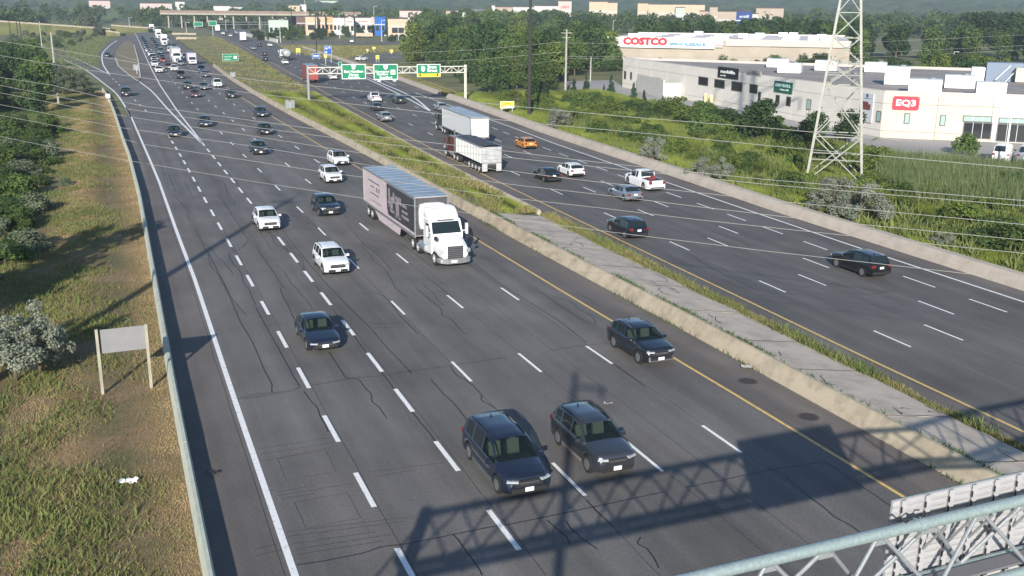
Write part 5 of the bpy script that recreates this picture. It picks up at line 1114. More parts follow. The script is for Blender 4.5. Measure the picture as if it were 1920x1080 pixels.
far_shop(624,646,33,600,14,'grey','pale grey shopfront right of the orange one',3); far_shop(647,664,33,580,16,'white','white shop with pointed gable and dark roof',2,gable=True,words=('Kelsey',SR)); far_shop(666,696,33,604,14,'white','white shop with red lettering right of the gable',3,words=('BOSTON PIZZA',SR)); far_shop(696,702,31,598,8,'cream','slim cream pier with square logo beside the blue canopy',1)
far_shop(702,722,33,585,12,'blue','bright blue sloping canopy shop',2,roof='blue'); far_shop(727,764,35,540,22,'peach','big peach cube shaped shop',1); far_shop(749,794,20,690,24,'rose','tall pale pink store behind the peach cube',2); far_shop(794,808,20,700,20,'cream','cream end of the tall pale pink store',1)
far_shop(836,847,20,720,10,'tan','small tan block above the exit wood',1); far_shop(848,864,20,720,14,'rose','small pink roofed white house above the wood',2); far_shop(865,885,23,700,12,'mint','low pale porch building above the wood',3); far_shop(887,922,17,760,16,'slate','slate blue glass fronted building above the wood',4); far_shop(922,928,10,756,8,'white','slim white pier at the slate building',1); far_shop(928,960,13,780,18,'tan','white and tan brick building right of the slate one',3)
far_shop(961,1000,13,800,20,'white','low white store left of the dark tall pole',4); far_shop(1001,1048,11,800,20,'white','white store with rounded arch right of the dark pole',4); far_shop(1047,1072,2,795,20,'rose','tall white store front with sign, hilltop left',1,words=('HomeSense',SR)); far_shop(1105,1140,3,840,20,'cream','cream store high above the wood',3); far_shop(1140,1158,5,842,20,'cream','narrower cream store right of the high one',2)
far_shop(1196,1216,6,830,18,'cream','small cream store left of the long cream store',1); far_shop(1216,1322,8,800,26,'cream','long cream store on the hill above the warehouse club',6,words=None); far_shop(1267,1284,14,792,6,'mint','mint glazed entrance of the long cream store',1); far_shop(1312,1392,21,690,24,'tan','tan shopping complex with dark windows above the club',5); far_shop(1331,1346,13,686,8,'tan','short tan clock tower of the shopping complex',1)
far_shop(1381,1411,21,660,10,'navy','deep navy sign block with white script beside the tan complex',0,words=('Bayly',SWHITE)); far_shop(1411,1421,26,664,8,'white','small white block right of the navy sign block',1); far_shop(1418,1470,15,720,24,'tan','tan flat roofed store partly behind the tower',3)
far_shop(166,206,1,1150,20,'rose','pale pink roofed house high at the upper left',3); far_shop(262,322,6,1050,22,'rose','long pink roofed house row at the upper left',4); far_shop(328,346,3,1060,16,'white','white house right of the pink roofed row',2); far_shop(400,432,11,940,18,'white','white hall with arches above the overpass',3); far_shop(432,456,13,940,16,'white','low white wing of the arched hall',2); far_shop(541,562,10,900,14,'cream','cream pavilion with a dark arch above the overpass',1); far_shop(562,574,8,905,14,'white','white block right of the cream pavilion',1); far_shop(592,640,1,1400,26,'mint','pale green long building on the far slope',4)
# overpass at the end of the road
DECK = M('overpass_deck', (.34,.32,.25), .8, var=.08, scale=.3); RUST = M('overpass_wall', (.24,.17,.15), .85, var=.15, scale=.2)
A, B = at_dist(300,26.5,740), at_dist(670,25.5,700); d = B-A; d.z = 0; L = d.length; z0 = (A.z+B.z)/2
e = empty('overpass', (A.x,A.y,0), math.atan2(d.y,d.x), 'long road overpass with rosy wall crossing at the end of the motorway', 'overpass')
MB().box((L/2,6,z0-.35),(L,12,1.1)).build('deck', DECK, e); MB().box((L/2,.1,z0+.9),(L,.3,1.6)).build('parapet', RUST, e); MB().box((L/2,11.8,z0+.9),(L,.3,1.6)).build('parapet', RUST, e)
for k in range(15): [MB().box((L*(k+.5)/15,yy,(z0-1.2)/2),(.9,.9,z0-1.2)).build('pier', DECK, e) for yy in (3,9)]
for xa,ya,xb,yb,dist,lb in ((-60,34,206,52.5,600,'white parapet of the cross street descending at the far left'),(208,46,278,51,640,'pale parapet wall at the far end of the queue'),(198,56,225,60,580,'low pale parapet by the loop ramp')):
    A, B = at_dist(xa,ya,dist), at_dist(xb,yb,dist); e = empty('bridge_parapet', (0,0,0), 0, lb, 'wall'); q = MB(); V = []
    for p in (A,B): V += [(p.x,p.y,0),(p.x,p.y+8,0),(p.x,p.y+8,p.z-.9),(p.x,p.y,p.z-.9)]
    q.add(V,[(0,4,5,1),(1,5,6,2),(2,6,7,3),(3,7,4,0),(0,1,2,3),(7,6,5,4)]); q.build('embankment', GRASS, e)
    q = MB(); V = []
    for p in (A,B): V += [(p.x,p.y-.1,p.z-.8),(p.x,p.y+.3,p.z-.8),(p.x,p.y+.3,p.z),(p.x,p.y-.1,p.z)]
    q.add(V,[(0,4,5,1),(1,5,6,2),(2,6,7,3),(3,7,4,0),(0,1,2,3),(7,6,5,4)]); q.build('parapet', CONC, e)
for (xa,ya,xb,yb,lb) in ((323,66,368,66.5,'upper of two short concrete walls across the median near the queue'),(331,74.5,369,75,'lower of two short concrete walls across the median near the queue')):
    A, B = at(xa,ya), at(xb,yb); d = B-A; e = empty('culvert_wall', A, math.atan2(d.y,d.x), lb, 'wall'); MB().box((d.length/2,0,.6),(d.length,.4,1.3)).build('wall_panel', CONC, e)
A, B = at(462,68), at(520,80); d = B-A; e = empty('retaining_wall', A, math.atan2(d.y,d.x), 'long pale retaining wall beside the far departing lanes', 'wall'); MB().box((d.length/2,0,.8),(d.length,.5,1.7)).build('wall_panel', CONC_P, e)
for x0,x1,y,lb in ((668,699,71,'orange and white long trailer parked below the gabled shop'),): 
    p = at(x0,y); p2 = at(x1,y); d = p2-p; e = empty('parked_trailer', p, math.atan2(d.y,d.x), lb, 'trailer'); MB().box((d.length/2,1,1.6),(d.length,2.4,1.7)).build('trailer_box', FM['peach'], e); [MB().cyl((d.length*k,1,.45),.45,2.4,12,'y').build('wheel', TYRE, e) for k in (.15,.25,.85)]
for i,(x,y,c) in enumerate(((661,80,'white'),(759,73,'white'),(728,69,'silver'),(735,75,'black'),(770,71,'silver'))): car('suv', at(x,y), .9*i, c, ['white car parked below the white gable','white pickup shaped car parked right of the peach cube','silver car parked left under the peach cube','black car parked below the peach cube','silver car farthest right in the shop car park'][i], detail=False)
# litter, manholes
for x,y,lb in ((1402,715,'upper round manhole cover on the median shoulder'),(1516,782,'lower round manhole cover on the median shoulder')):
    p = at(x,y); e = empty('manhole_cover', (p.x,p.y,.0), 0, lb, 'manhole cover'); MB().cyl((0,0,.008),.42,.012,20).build('cover', M('cast_iron',(.05,.04,.035),.7), e); MB().cyl((0,0,.006),.5,.008,20).build('frame', M('iron_frame',(.09,.08,.075),.8), e)
def rag(x,y,s,mat,label):
    r = random.Random(x); q = MB(); p = at(x,y); n = 7; V = [(p.x+(i/(n-1)-.5)*s+r.uniform(-.05,.05)*s, p.y+(j/3-.5)*s*.5+r.uniform(-.1,.1)*s, .06+r.random()*s*.28) for j in range(4) for i in range(n)]
    q.add(V,[(j*n+i,j*n+i+1,(j+1)*n+i+1,(j+1)*n+i) for j in range(3) for i in range(n-1)]); tag(q.build('litter', mat), label, 'litter')
rag(240,908,.75,M('paper_white',(.72,.72,.72),.7),'crumpled white litter on the dry grass bank'); rag(1140,760,.4,M('litter_grey',(.35,.34,.33),.7),'small grey scrap on the lane behind the slate sport utility'); rag(398,891,.45,BLK,'dark scrap of rubber on the left shoulder'); rag(1400,692,.6,M('litter_grey'),'crumbled concrete debris at the foot of the median wall')
# ------------------------------------------------------------------ vegetation
F1 = foliage('leaf_mid', (.052,.098,.024), (.125,.18,.05), scale=1.3); F2 = foliage('leaf_yellow', (.085,.135,.026), (.18,.225,.055), scale=1.2); F3 = foliage('leaf_dark', (.03,.062,.022), (.07,.115,.04), scale=1.4)
F4 = foliage('leaf_silver', (.16,.185,.135), (.31,.335,.265), rnd=.12, scale=2.5); F5 = foliage('leaf_conifer', (.022,.05,.03), (.055,.10,.05), scale=2); F6 = foliage('leaf_greygreen', (.08,.11,.065), (.18,.21,.13), scale=1.3)
BARK = M('bark', (.11,.085,.06), .9, var=.3, scale=6)
def quads_mesh(name, ctr, nrm, size, mat, asp=1.0, seed=0):
    rg = np.random.default_rng(seed); n = len(ctr); nrm = nrm/np.linalg.norm(nrm,axis=1,keepdims=True)
    a = rg.normal(size=(n,3)); a -= (a*nrm).sum(1,keepdims=True)*nrm; a /= np.linalg.norm(a,axis=1,keepdims=True); b = np.cross(nrm,a)
    s = np.asarray(size).reshape(-1,1); a = a*s; b = b*s*asp
    V = np.stack([ctr-a*.5-b*.25, ctr-b*.5+a*.1, ctr+a*.55+b*.05, ctr+b*.5-a*.05],1).reshape(-1,3)
    return raw_mesh(name, V, np.arange(4*n).reshape(-1,4), mat)
def raw_mesh(name, V, F, mat):
    me = bpy.data.meshes.new(name); k = F.shape[1]; me.vertices.add(len(V)); me.vertices.foreach_set('co', V.astype(np.float32).ravel())
    me.loops.add(F.size); me.loops.foreach_set('vertex_index', F.astype(np.int32).ravel()); me.polygons.add(len(F)); me.polygons.foreach_set('loop_start', np.arange(0,F.size,k,dtype=np.int32)); me.polygons.foreach_set('loop_total', np.full(len(F),k,dtype=np.int32))
    me.materials.append(mat); me.update(calc_edges=True); return me
def crown_pts(seed, n, kind):
    rg = np.random.default_rng(seed); L = []
    if kind == 'broad':
        for i in range(17):
            a = rg.uniform(0,2*pi); h = rg.uniform(.14,.86); rr = .34*math.sqrt(max(.06,1-((h-.45)/.6)**2))*rg.uniform(.45,1.05); L.append((rr*cos(a),rr*sin(a),h,rg.uniform(.12,.2)))
        L += [(0,0,.5,.28),(0,0,.82,.15)]
    elif kind == 'tall':
        for i in range(18):
            a = rg.uniform(0,2*pi); h = rg.uniform(.08,.93); rr = .28*math.sqrt(max(.04,1-((h-.45)/.58)**2))*rg.uniform(.4,1.05); L.append((rr*cos(a),rr*sin(a),h,rg.uniform(.10,.16)))
    elif kind == 'bush':
        for i in range(15):
            a = rg.uniform(0,2*pi); rr = .38*math.sqrt(rg.random()); h = .06+.62*(1-(rr/.44)**2)*rg.uniform(.55,1.1); L.append((rr*cos(a),rr*sin(a),h,rg.uniform(.12,.19)))
    elif kind == 'olive':
        for i in range(30):
            a = rg.uniform(0,2*pi); rr = .42*math.sqrt(rg.random()); h = .12+.68*(1-(rr/.5)**2)*rg.uniform(.35,1.1); L.append((rr*cos(a),rr*sin(a),h,rg.uniform(.06,.12)))
    elif kind == 'cone':
        for i in range(22):
            h = rg.uniform(.04,.95); a = rg.uniform(0,2*pi); rr = .30*(1-h)*rg.uniform(.4,1); L.append((rr*cos(a),rr*sin(a),h,.05+.13*(1-h)))
    L = np.array(L); pk = rg.choice(len(L), n, p=L[:,3]**2/np.sum(L[:,3]**2)); d = rg.normal(size=(n,3)); d /= np.linalg.norm(d,axis=1,keepdims=True)
    r = L[pk,3:4]*rg.uniform(.55,1.12,(n,1)); c = L[pk,:3]+d*r; c[:,2] = np.maximum(c[:,2],.015); nr = d*.9+rg.normal(size=(n,3))*.55+np.array([0,0,.25])
    return c, nr, rg
CRN = {}
def crown_mesh(kind, var, mat, n=2300, size=.058):
    k = (kind,var,mat.name)
    if k not in CRN:
        c, nr, rg = crown_pts(var*31+len(kind), n, kind); CRN[k] = quads_mesh('crown', c, nr, rg.uniform(.6,1.35,n)*size, mat, 1.0, var)
    return CRN[k]
def trunk_mesh(kind):
    k = ('trunk',kind)
    if k not in CRN:
        q = MB(); q.tube([(0,0,-.02),(.01,0,.18),(-.01,.01,.45),(0,0,.75)],[.034,.026,.016,.006],7)
        for i in range(6):
            a = i*1.9; z = .16+.09*i; q.tube([(0,0,z),(.14*cos(a),.14*sin(a),z+.13),(.26*cos(a),.26*sin(a),z+.2)],[.013,.008,.003],5)
        CRN[k] = q.mesh('trunk', BARK)
    return CRN[k]
VR = random.Random(11)
def place_words(x, y):                                # where a plant stands in the view, for its label
    v = Vector((x,y,1-CH)); zc = v.dot(_F); px = 960+1912*v.dot(_r)/zc; d = math.hypot(x,y)
    return px, d
ZONE = {'trees of the exit wood':(780,1160,185,330),'trees of the farther wood':(780,1160,400,760),'bushes in the right scrub':(1000,1920,70,200),'trees of the left wood':(0,110,170,330),'trees behind the furniture store':(1400,1920,235,300),'trees of the wooded rise':(1300,1920,290,720),'trees before the shopfronts':(385,735,420,800),'trees behind the warehouse club':(1000,1500,350,430),'bushes on the left bank':(0,130,70,140),'bushes in the loop ramp field':(0,190,350,700),'shrubs before the warehouse club':(1120,1560,265,295),'bushes by the shop car park':(720,800,430,560),'grey green trees by the left wood':(100,170,190,300)}
SHORT = {'trees of the exit wood':'tree in the exit wood','trees of the farther wood':'tree in the farther wood','bushes in the right scrub':'bush in the right scrub','trees of the left wood':'tree of the left wood','trees behind the furniture store':'tree behind the furniture store','trees of the wooded rise':'tree on the upper right rise','trees before the shopfronts':'tree below the shopfronts','trees behind the warehouse club':'tree behind the warehouse club','bushes on the left bank':'bush on the left bank','bushes in the left thicket':'bush in the left thicket','shrubs along the loading yard':'shrub along the loading yard','bushes in the loop ramp field':'bush in the loop field','shrubs before the warehouse club':'shrub below the warehouse club','bushes by the shop car park':'bush by the shop car park','grey green trees by the left wood':'shrubby tree beside the left wood'}
ZONE['trees right of the warehouse club'] = (1430,1640,270,300); SHORT['trees right of the warehouse club'] = 'tree right of the warehouse club'
ZONE['bushes in the left thicket'] = (0,130,75,150); ZONE['shrubs along the loading yard'] = (1175,1525,130,190)
def placed(label, group, x, y, h):
    if group not in ZONE: return label
    a, b, c, e = ZONE[group]; px, d = place_words(x, y); u = (px-a)/(b-a); v = (d-c)/(e-c)
    side = ['far left','left of middle','middle','right of middle','far right'][max(0,min(4,int(u*5)))]
    row = ['front row','second row','middle rows','back rows'][max(0,min(3,int(v*4)))]
    colour = 'green'
    for k in ('yellow green','mid green','dark green','grey green','dark'):
        if k in label: colour = k; break
    size = 'tall' if h > 9 else ('low' if h < 2 else ('small' if h < 4 else 'large'))
    return size+' '+colour+' '+SHORT[group]+', '+row+', '+side
def plant(x, y, h, w, kind, mat, label, group, name='broadleaf_tree', cat='tree', parts=True, lift=0.0, nv=4):
    var = VR.randrange(nv); e = empty(name, (x,y,-.05), VR.uniform(0,6.28), placed(label,group,x,y,h), cat, group)
    c = link('crown', crown_mesh(kind,var,mat,size={'olive':.027,'cone':.05,'bush':.055}.get(kind,.056),n={'olive':6500,'bush':2300}.get(kind,2600)), e, (0,0,lift*h)); c.scale = (w,w,h*(1-lift)/.97)
    t = link('trunk', trunk_mesh(kind), e); t.scale = (h*.8,h*.8,h) if kind not in ('bush','olive') else (h,h,h*.8)
    return e
def single(x, y, h, w, kind, mat, label, group, name='broadleaf_tree', cat='tree', nv=4):
    o = link(name, crown_mesh(kind,VR.randrange(nv),mat,n=1300,size=.085) if False else crown_mesh(kind,VR.randrange(nv),mat), None, (x,y,-.2), VR.uniform(0,6.28)); o.scale = (w,w,h); return tag(o,label,cat,group)
def inside(p, poly):
    x, y = p; c = False; j = len(poly)-1
    for i in range(len(poly)):
        a, b = poly[i], poly[j]
        if (a[1] > y) != (b[1] > y) and x < (b[0]-a[0])*(y-a[1])/(b[1]-a[1])+a[0]: c = not c
        j = i
    return c
def fill(poly, step, seed):
    r = random.Random(seed); xs = [p[0] for p in poly]; ys = [p[1] for p in poly]; out = []; y = min(ys); k = 0
    while y < max(ys):
        x = min(xs) + (k%2)*step/2
        while x < max(xs):
            p = (x+r.uniform(-.4,.4)*step, y+r.uniform(-.4,.4)*step)
            if inside(p, poly) and seen(p): out.append(p)
            x += step
        y += step*.87; k += 1
    return out
def seen(p, m=90):
    v = Vector((p[0],p[1],4-CH)); zc = v.dot(_F); return zc > 1 and -m < 960+1912*v.dot(_r)/zc < 1920+m
PX = lambda L: [tuple(at(*p)[:2]) for p in L]
# wood between the exit ramp and the warehouse
GW = 'trees of the exit wood'
wood = PX([(775,126),(800,122),(900,168),(985,196),(1048,168),(1060,150),(1120,136),(1160,122),(1120,104),(1000,106),(900,104),(780,110)])
for p in fill(wood, 10.2, 1):
    d = math.hypot(*p); m = VR.choice([F1,F1,F2,F3]); h = VR.uniform(5.5,8.5) if d < 235 else VR.uniform(8,12.5)
    if d < 205: h = VR.uniform(3,5)
    plant(p[0], p[1], h, h*VR.uniform(.8,1.05), VR.choice(['broad','broad','tall','bush']), m, {F1.name:'mid green broadleaf tree in the wood beside the exit ramp',F2.name:'yellow green broadleaf tree in the wood beside the exit ramp',F3.name:'dark green broadleaf tree in the wood beside the exit ramp'}[m.name], GW)
wood2 = PX([(790,76),(1115,77),(1120,60),(1000,52),(860,50),(800,58)])
for p in fill(wood2, 21, 2):
    m = VR.choice([F1,F3,F2,F1]); h = VR.uniform(10,14.5); plant(p[0], p[1], h, h*VR.uniform(.9,1.15), VR.choice(['broad','tall']), m, {F1.name:'tall mid green tree in the farther wood left of the warehouse club',F2.name:'tall yellow green tree in the farther wood left of the warehouse club',F3.name:'tall dark tree in the farther wood left of the warehouse club'}[m.name], 'trees of the farther wood')
# trees behind and around the warehouse club
for p in fill([(40,376),(170,345),(185,372),(60,440)], 13, 3):
    h = VR.uniform(10,13.5); m = VR.choice([F3,F3,F1]); plant(p[0],p[1],h,h*.95,VR.choice(['broad','tall']),m,'dark tree rising behind the roof of the warehouse club' if m is F3 else 'mid green tree rising behind the roof of the warehouse club','trees behind the warehouse club')
for k in range(26):
    a = k/25; x, y = 24+a*62+VR.uniform(-1.5,1.5), 290-a*17+VR.uniform(-3,2); h = VR.uniform(3.2,5.0)+a*1.2; plant(x,y,h,h*1.2,'bush',VR.choice([F1,F3]),'green shrub in the row between the furniture store and warehouse club','shrubs before the warehouse club','shrub','shrub')
for p in fill([(64,268),(92,258),(120,262),(98,282),(66,288)], 8.5, 44):
    h = VR.uniform(5,6.6); plant(p[0],p[1],h,h*1.1,VR.choice(['broad','bush']),VR.choice([F1,F3]),'mid green tree hiding the right end of the warehouse club','trees right of the warehouse club')
for p in fill([(86,232),(150,200),(175,255),(130,262),(96,262)], 9.5, 4):
    h = VR.uniform(5,8.5); m = VR.choice([F1,F3,F2]); plant(p[0],p[1],h,h,'broad',m,{F1.name:'mid green',F2.name:'yellow green',F3.name:'dark green'}[m.name]+' tree on the slope behind the furniture store','trees behind the furniture store')
for p in fill([(150,262),(190,250),(330,420),(300,700),(230,620),(190,420)], 30, 5):
    h = VR.uniform(11,16); m = VR.choice([F1,F3]); plant(p[0],p[1],h,h*1.1,'broad',m,('mid green' if m is F1 else 'dark green')+' tree on the wooded rise at the upper right','trees of the wooded rise')
# scrub between right barrier and store
def shrub(px,py,h,w,kind,m,label,group=None,name='shrub',cat='shrub'):
    p = at(px,py); return plant(p.x,p.y,h,w,kind,m,label,group,name,cat)
for px,py,h,w,lb in ((1048,243,3.6,5.2,'silver leaved shrub beside the dark tall pole'),(1224,305,3.6,4.2,'silver leaved shrub standing alone above the right barrier'),(1312,338,3.0,3.6,'left of a pair of low silver shrubs above the pickup'),(1348,342,2.8,3.8,'right of a pair of low silver shrubs above the pickup'),(1045,150,4.5,6,'silver leaved tree in front of the grey utility pole'),
     (1560,402,4.0,5.4,'big silver leaved shrub under the lattice tower, left clump'),(1612,418,4.4,6.0,'big silver leaved shrub under the lattice tower, right clump'),(1768,462,1.6,2.0,'small silver shrub in the weeds at the far right')): shrub(px,py,h,w,'olive',F4,lb,None,'olive_shrub')
for px,py,h,w,m,lb in ((1420,268,5.6,6.5,F3,'big dark round tree before the store windows'),(1526,272,4.6,4.8,F3,'dark round tree left of the tower'),(1588,268,4.6,4.8,F3,'dark round tree seen through the tower'),(1330,252,4.2,6.5,F1,'wide green tree below the loading dock'),(1290,240,3.6,5,F1,'green tree left of the wide one below the dock'),
     (1385,262,3.4,4.5,F1,'green tree beside the big dark round tree'),(1235,225,3.4,5,F1,'green tree under the left end of the store'),(1808,290,3.6,3.8,F1,'young tree in the paved island of the car park'),(1150,215,3.2,5.5,F2,'yellow green tree left under the store corner'),(1100,205,3.4,6,F1,'mid green tree left of the store corner'),(1010,190,4,6,F3,'dark green tree at the wood edge by the tall pole')): shrub(px,py,h,w,'broad' if m is F3 else 'bush',m,lb,None,'broadleaf_tree','tree')
for px,py,h,w,lb in ((1099,173,3.6,2.6,'first small pointed conifer from the left at the loading yard'),(1146,174,3.8,2.8,'second small pointed conifer, left of the store corner'),(1187,190,3.6,2.6,'third pointed conifer in front of the store corner'),(1207,197,2.8,2.0,'fourth, blue tinted small conifer'),(1242,207,2.6,1.8,'fifth and rightmost small conifer'),(1132,176,2.0,1.4,'tiny conifer between the second and first'),(1076,170,2.6,2.4,'small round conifer beside the grey utility pole')): shrub(px,py,h,w,'cone',F5,lb,None,'conifer_tree','tree')
for k in range(34):
    px = 1175+k*10.2+VR.uniform(-6,6); py = 203+(px-1175)*.19+VR.uniform(-2,10); h = VR.uniform(1.8,3.6); m = VR.choice([F1,F3,F1,F2]); shrub(px,py,h,h*1.45,VR.choice(['bush','broad']),m,{F1.name:'mid green',F2.name:'yellow green',F3.name:'dark green'}[m.name]+' shrub in the belt along the loading yard','shrubs along the loading yard')
scrub = [tuple(st2w(s,t)[:2]) for s,t in ((52,61),(75,61),(110,62),(150,65),(185,68),(178,90),(150,93),(125,88),(104,86),(82,88),(60,86),(45,72))]
for p in fill(scrub, 5.2, 6):
    if math.hypot(p[0]-34,p[1]-110) < 5: continue
    h = VR.uniform(1.0,2.9); m = VR.choice([F1,F2,F2,F2,F1]); plant(p[0],p[1],h,h*VR.uniform(1.2,2.0),'bush',m,{F1.name:'low mid green bush',F2.name:'low yellow green bush',F3.name:'low dark green bush'}[m.name]+' in the scrub above the right barrier','bushes in the right scrub','bush','bush')
# left side
for p in fill(PX([(-160,235),(40,222),(92,200),(96,150),(60,118),(-160,118)]), 8.6, 8):
    h = VR.uniform(5.5,8.0); m = VR.choice([F1,F3,F3,F1]); plant(p[0],p[1],h,h*1.0,VR.choice(['broad','tall']),m,('mid green' if m is F1 else 'dark green')+' tree of the dense wood at the left edge','trees of the left wood')
for px,py,h,w in ((118,178,4.6,5.2),(142,172,4.2,5),(128,160,5,5),(152,160,3.4,4.6),(112,150,4.5,5),(160,168,2.6,3.4),(165,178,2.2,3)): shrub(px,py,h,w,'olive',F6,'grey green shrubby tree beside the left wood at the ramp merge','grey green trees by the left wood','olive_tree','tree')
for px,py,h,w,lb in ((30,716,3.6,4.6,'big silver blue shrub beside the blank sign board, left clump'),(78,700,3.9,3.6,'big silver blue shrub beside the blank sign board, tall clump'),(-30,700,3.6,4.2,'big silver blue shrub cut by the left picture edge')): shrub(px,py,h,w,'olive',F4,lb,None,'olive_shrub')
for p in fill(PX([(-30,236),(60,236),(100,222),(96,300),(70,370),(50,430),(20,500),(-30,560)]), 3.2, 41):
    h = VR.uniform(.9,2.5); m = VR.choice([F1,F3,F6,F1]); plant(p[0],p[1],h,h*VR.uniform(1.2,1.7),VR.choice(['bush','bush','broad']),m,{F1.name:'mid green',F3.name:'dark green',F6.name:'grey green'}[m.name]+' bush in the thicket of the left bank','bushes in the left thicket','bush','bush')
for px,py,h,w,m in ((40,330,2.6,4.5,F6),(20,370,2.8,5,F1),(60,400,2.2,4,F6),(20,430,2.4,4.6,F1),(45,470,1.9,4,F6),(10,500,2.2,4.5,F1),(70,350,1.8,3.2,F1),(20,300,2.6,4.5,F1),(70,265,2.2,4,F1),(110,250,1.8,3.4,F1),(20,250,3,5,F1),(120,348,1.0,2.0,F6)): shrub(px,py,h,w,'bush',m,('grey green' if m is F6 else 'mid green')+' low bush in the weeds of the left bank','bushes on the left bank','bush','bush')
plant(-33.2,50,12.8,7.5,'broad',F1,'tall tree beyond the left picture edge whose shadow falls on the bank',None)
for p in fill(PX([(118,92),(185,70),(190,58),(140,54),(20,60),(20,90)]), 15, 9):
    h = VR.uniform(1.8,4.6); m = VR.choice([F6,F1,F6]); plant(p[0],p[1],h,h*1.3,'bush',m,('grey green' if m is F6 else 'mid green')+' bush in the rough field inside the loop ramp','bushes in the loop ramp field','bush','bush')
for px,py,h,w in ((150,62,9,12),(172,64,10,13),(165,58,11,14),(186,66,6,8)): shrub(px,py,h,w,'broad',F6,'large grey green tree left of the loop ramp','large trees left of the loop ramp','broadleaf_tree','tree')
for k in range(26):
    px = VR.uniform(285,480); py = VR.uniform(47,53); h = VR.uniform(2.5,5.5); shrub(px,py,h,h*1.6,'bush',VR.choice([F1,F3,F6]),'green bush on the bank below the overpass','bushes below the overpass','bush','bush')
for px,py in ((306,62),(300,57),(316,63)): shrub(px,py,2.5,6,'bush',F1,'low bush in the median beyond the queue','bushes in the far median','bush','bush')
for k in range(48):
    px = VR.uniform(385,735); py = VR.uniform(60,77) if px > 480 else VR.uniform(46,58); 
    if 655 < px and py > 70: continue
    h = VR.uniform(3.2,6.2); shrub(px,py,h,h*1.35,'broad',VR.choice([F3,F3,F1]),'dark rounded tree in the belt before the shopfronts','trees before the shopfronts','broadleaf_tree','tree')
for k in range(14):
    px = VR.uniform(720,800); py = VR.uniform(70,84); h = VR.uniform(2.5,4.5); shrub(px,py,h,h*1.3,'bush',F3,'dark bush beside the shop car park','bushes by the shop car park','bush','bush')

# ground cover nobody could count -------------------------------------------------------------
def blades(name, pts, hmin, hmax, wd, mat, lean=.35, seed=1, hfun=None):
    rg = np.random.default_rng(seed); P = np.asarray(pts, float); n = len(P); h = rg.uniform(hmin,hmax,n); a = rg.uniform(0,2*pi,n); w = wd*rg.uniform(.6,1.4,n); l = rg.normal(0,lean,(n,2))*h[:,None]
    b0 = np.stack([P[:,0]-np.cos(a)*w,P[:,1]-np.sin(a)*w,P[:,2]],1); b1 = np.stack([P[:,0]+np.cos(a)*w,P[:,1]+np.sin(a)*w,P[:,2]],1); tp = np.stack([P[:,0]+l[:,0],P[:,1]+l[:,1],P[:,2]+h],1)
    V = np.stack([b0,b1,tp],1).reshape(-1,3); o = link(name, raw_mesh(name, V, np.arange(3*n).reshape(-1,3), mat)); return tag(o, kind='stuff')
def st_pts(n, s0, s1, ta, tb, z, seed, pw=1.0, clump=0.0, feather=0.0):
    rg = np.random.default_rng(seed); s = s0+(s1-s0)*rg.random(n)**pw; u = rg.random(n); A = np.interp(s, *zip(*[(q, ta(q)) for q in np.linspace(s0,s1,60)])); B = np.interp(s, *zip(*[(q, tb(q)) for q in np.linspace(s0,s1,60)]))
    t = A+(B-A)*u; zz = z(s,t) if callable(z) else np.full(n,z)
    if feather:
        e0 = np.interp(s, *zip(*[(q, ta(q)) for q in np.linspace(s0,s1,60)])); e1 = B; wob = np.sin(s*.55)*1.0+np.sin(s*1.7+t)*.6+np.sin(s*.21+2)*1.4
        keep = np.clip((e1-t+wob)/feather,0,1)*np.clip((t-e0+wob*.8)/feather,0,1) > rg.random(n); s, t, zz = s[keep], t[keep], zz[keep]
    if clump:
        k = np.sin(s*.9+np.sin(t*.7)*2)+np.sin(t*1.3+np.sin(s*.5)*2)+np.sin(s*.23+t*.31); keep = k+rg.normal(0,.8,len(s)) > clump; s, t, zz = s[keep], t[keep], zz[keep]
    return np.stack([DV.x*s+NV.x*t, DV.y*s+NV.y*t, zz],1)
G_DRY = foliage('blade_dry', (.22,.15,.072), (.44,.33,.17), rnd=0, scale=.35, trans=.2); G_GRN = foliage('blade_green', (.10,.145,.038), (.22,.25,.085), rnd=0, scale=.25, trans=.25); G_MIX = foliage('blade_mixed', (.135,.165,.05), (.33,.275,.125), rnd=0, scale=.16, trans=.2); G_REED = foliage('blade_reed', (.10,.14,.05), (.20,.24,.11), rnd=0, scale=.3, trans=.25); G_YEL = foliage('blade_yellowgreen', (.125,.17,.026), (.26,.30,.06), rnd=0, scale=.12, trans=.25); G_DK = foliage('blade_deep', (.05,.09,.028), (.11,.16,.05), rnd=0, scale=.2, trans=.2)
fl = lambda s: fLB(min(s,226))
blades('dry_grass', st_pts(210000,20,226,lambda s:-9.5,lambda s:fl(s)-.42,.04,21,2.0), .04,.17,.021,G_DRY,.8,21)
blades('mixed_grass', st_pts(260000,20,226,lambda s:-16,lambda s:fl(s)-.5,.04,22,2.0,-.3,3), .06,.24,.024,G_MIX,.7,22)
blades('green_weeds', st_pts(330000,20,226,lambda s:-32,lambda s:fl(s)-1.8,.03,23,1.8,-.4,4.5), .12,.42,.036,G_GRN,.55,23)
blades('deep_weeds', st_pts(90000,26,200,lambda s:-34,lambda s:-9.5,.02,24,1.5,.3), .25,.8,.06,G_DK,.5,24)
zmed = lambda s,t: np.full(len(s), .42)
blades('median_grass', st_pts(60000,80,205,lambda s:fWB(s)+.7,lambda s:fYR(s)-3.0,zmed,25,1.3), .1,.5,.05,G_YEL,.4,25)
blades('median_grass', st_pts(36000,80,205,lambda s:fWB(s)+.7,lambda s:fYR(s)-3.0,zmed,26,1.3,.2), .15,.6,.06,G_MIX,.4,26)
blades('median_grass', st_pts(50000,205,560,lambda s:fWB(s)+.7,lambda s:fYR(s)-2.6,.2,27,1.2,.1), .1,.45,.12,G_MIX,.4,27)
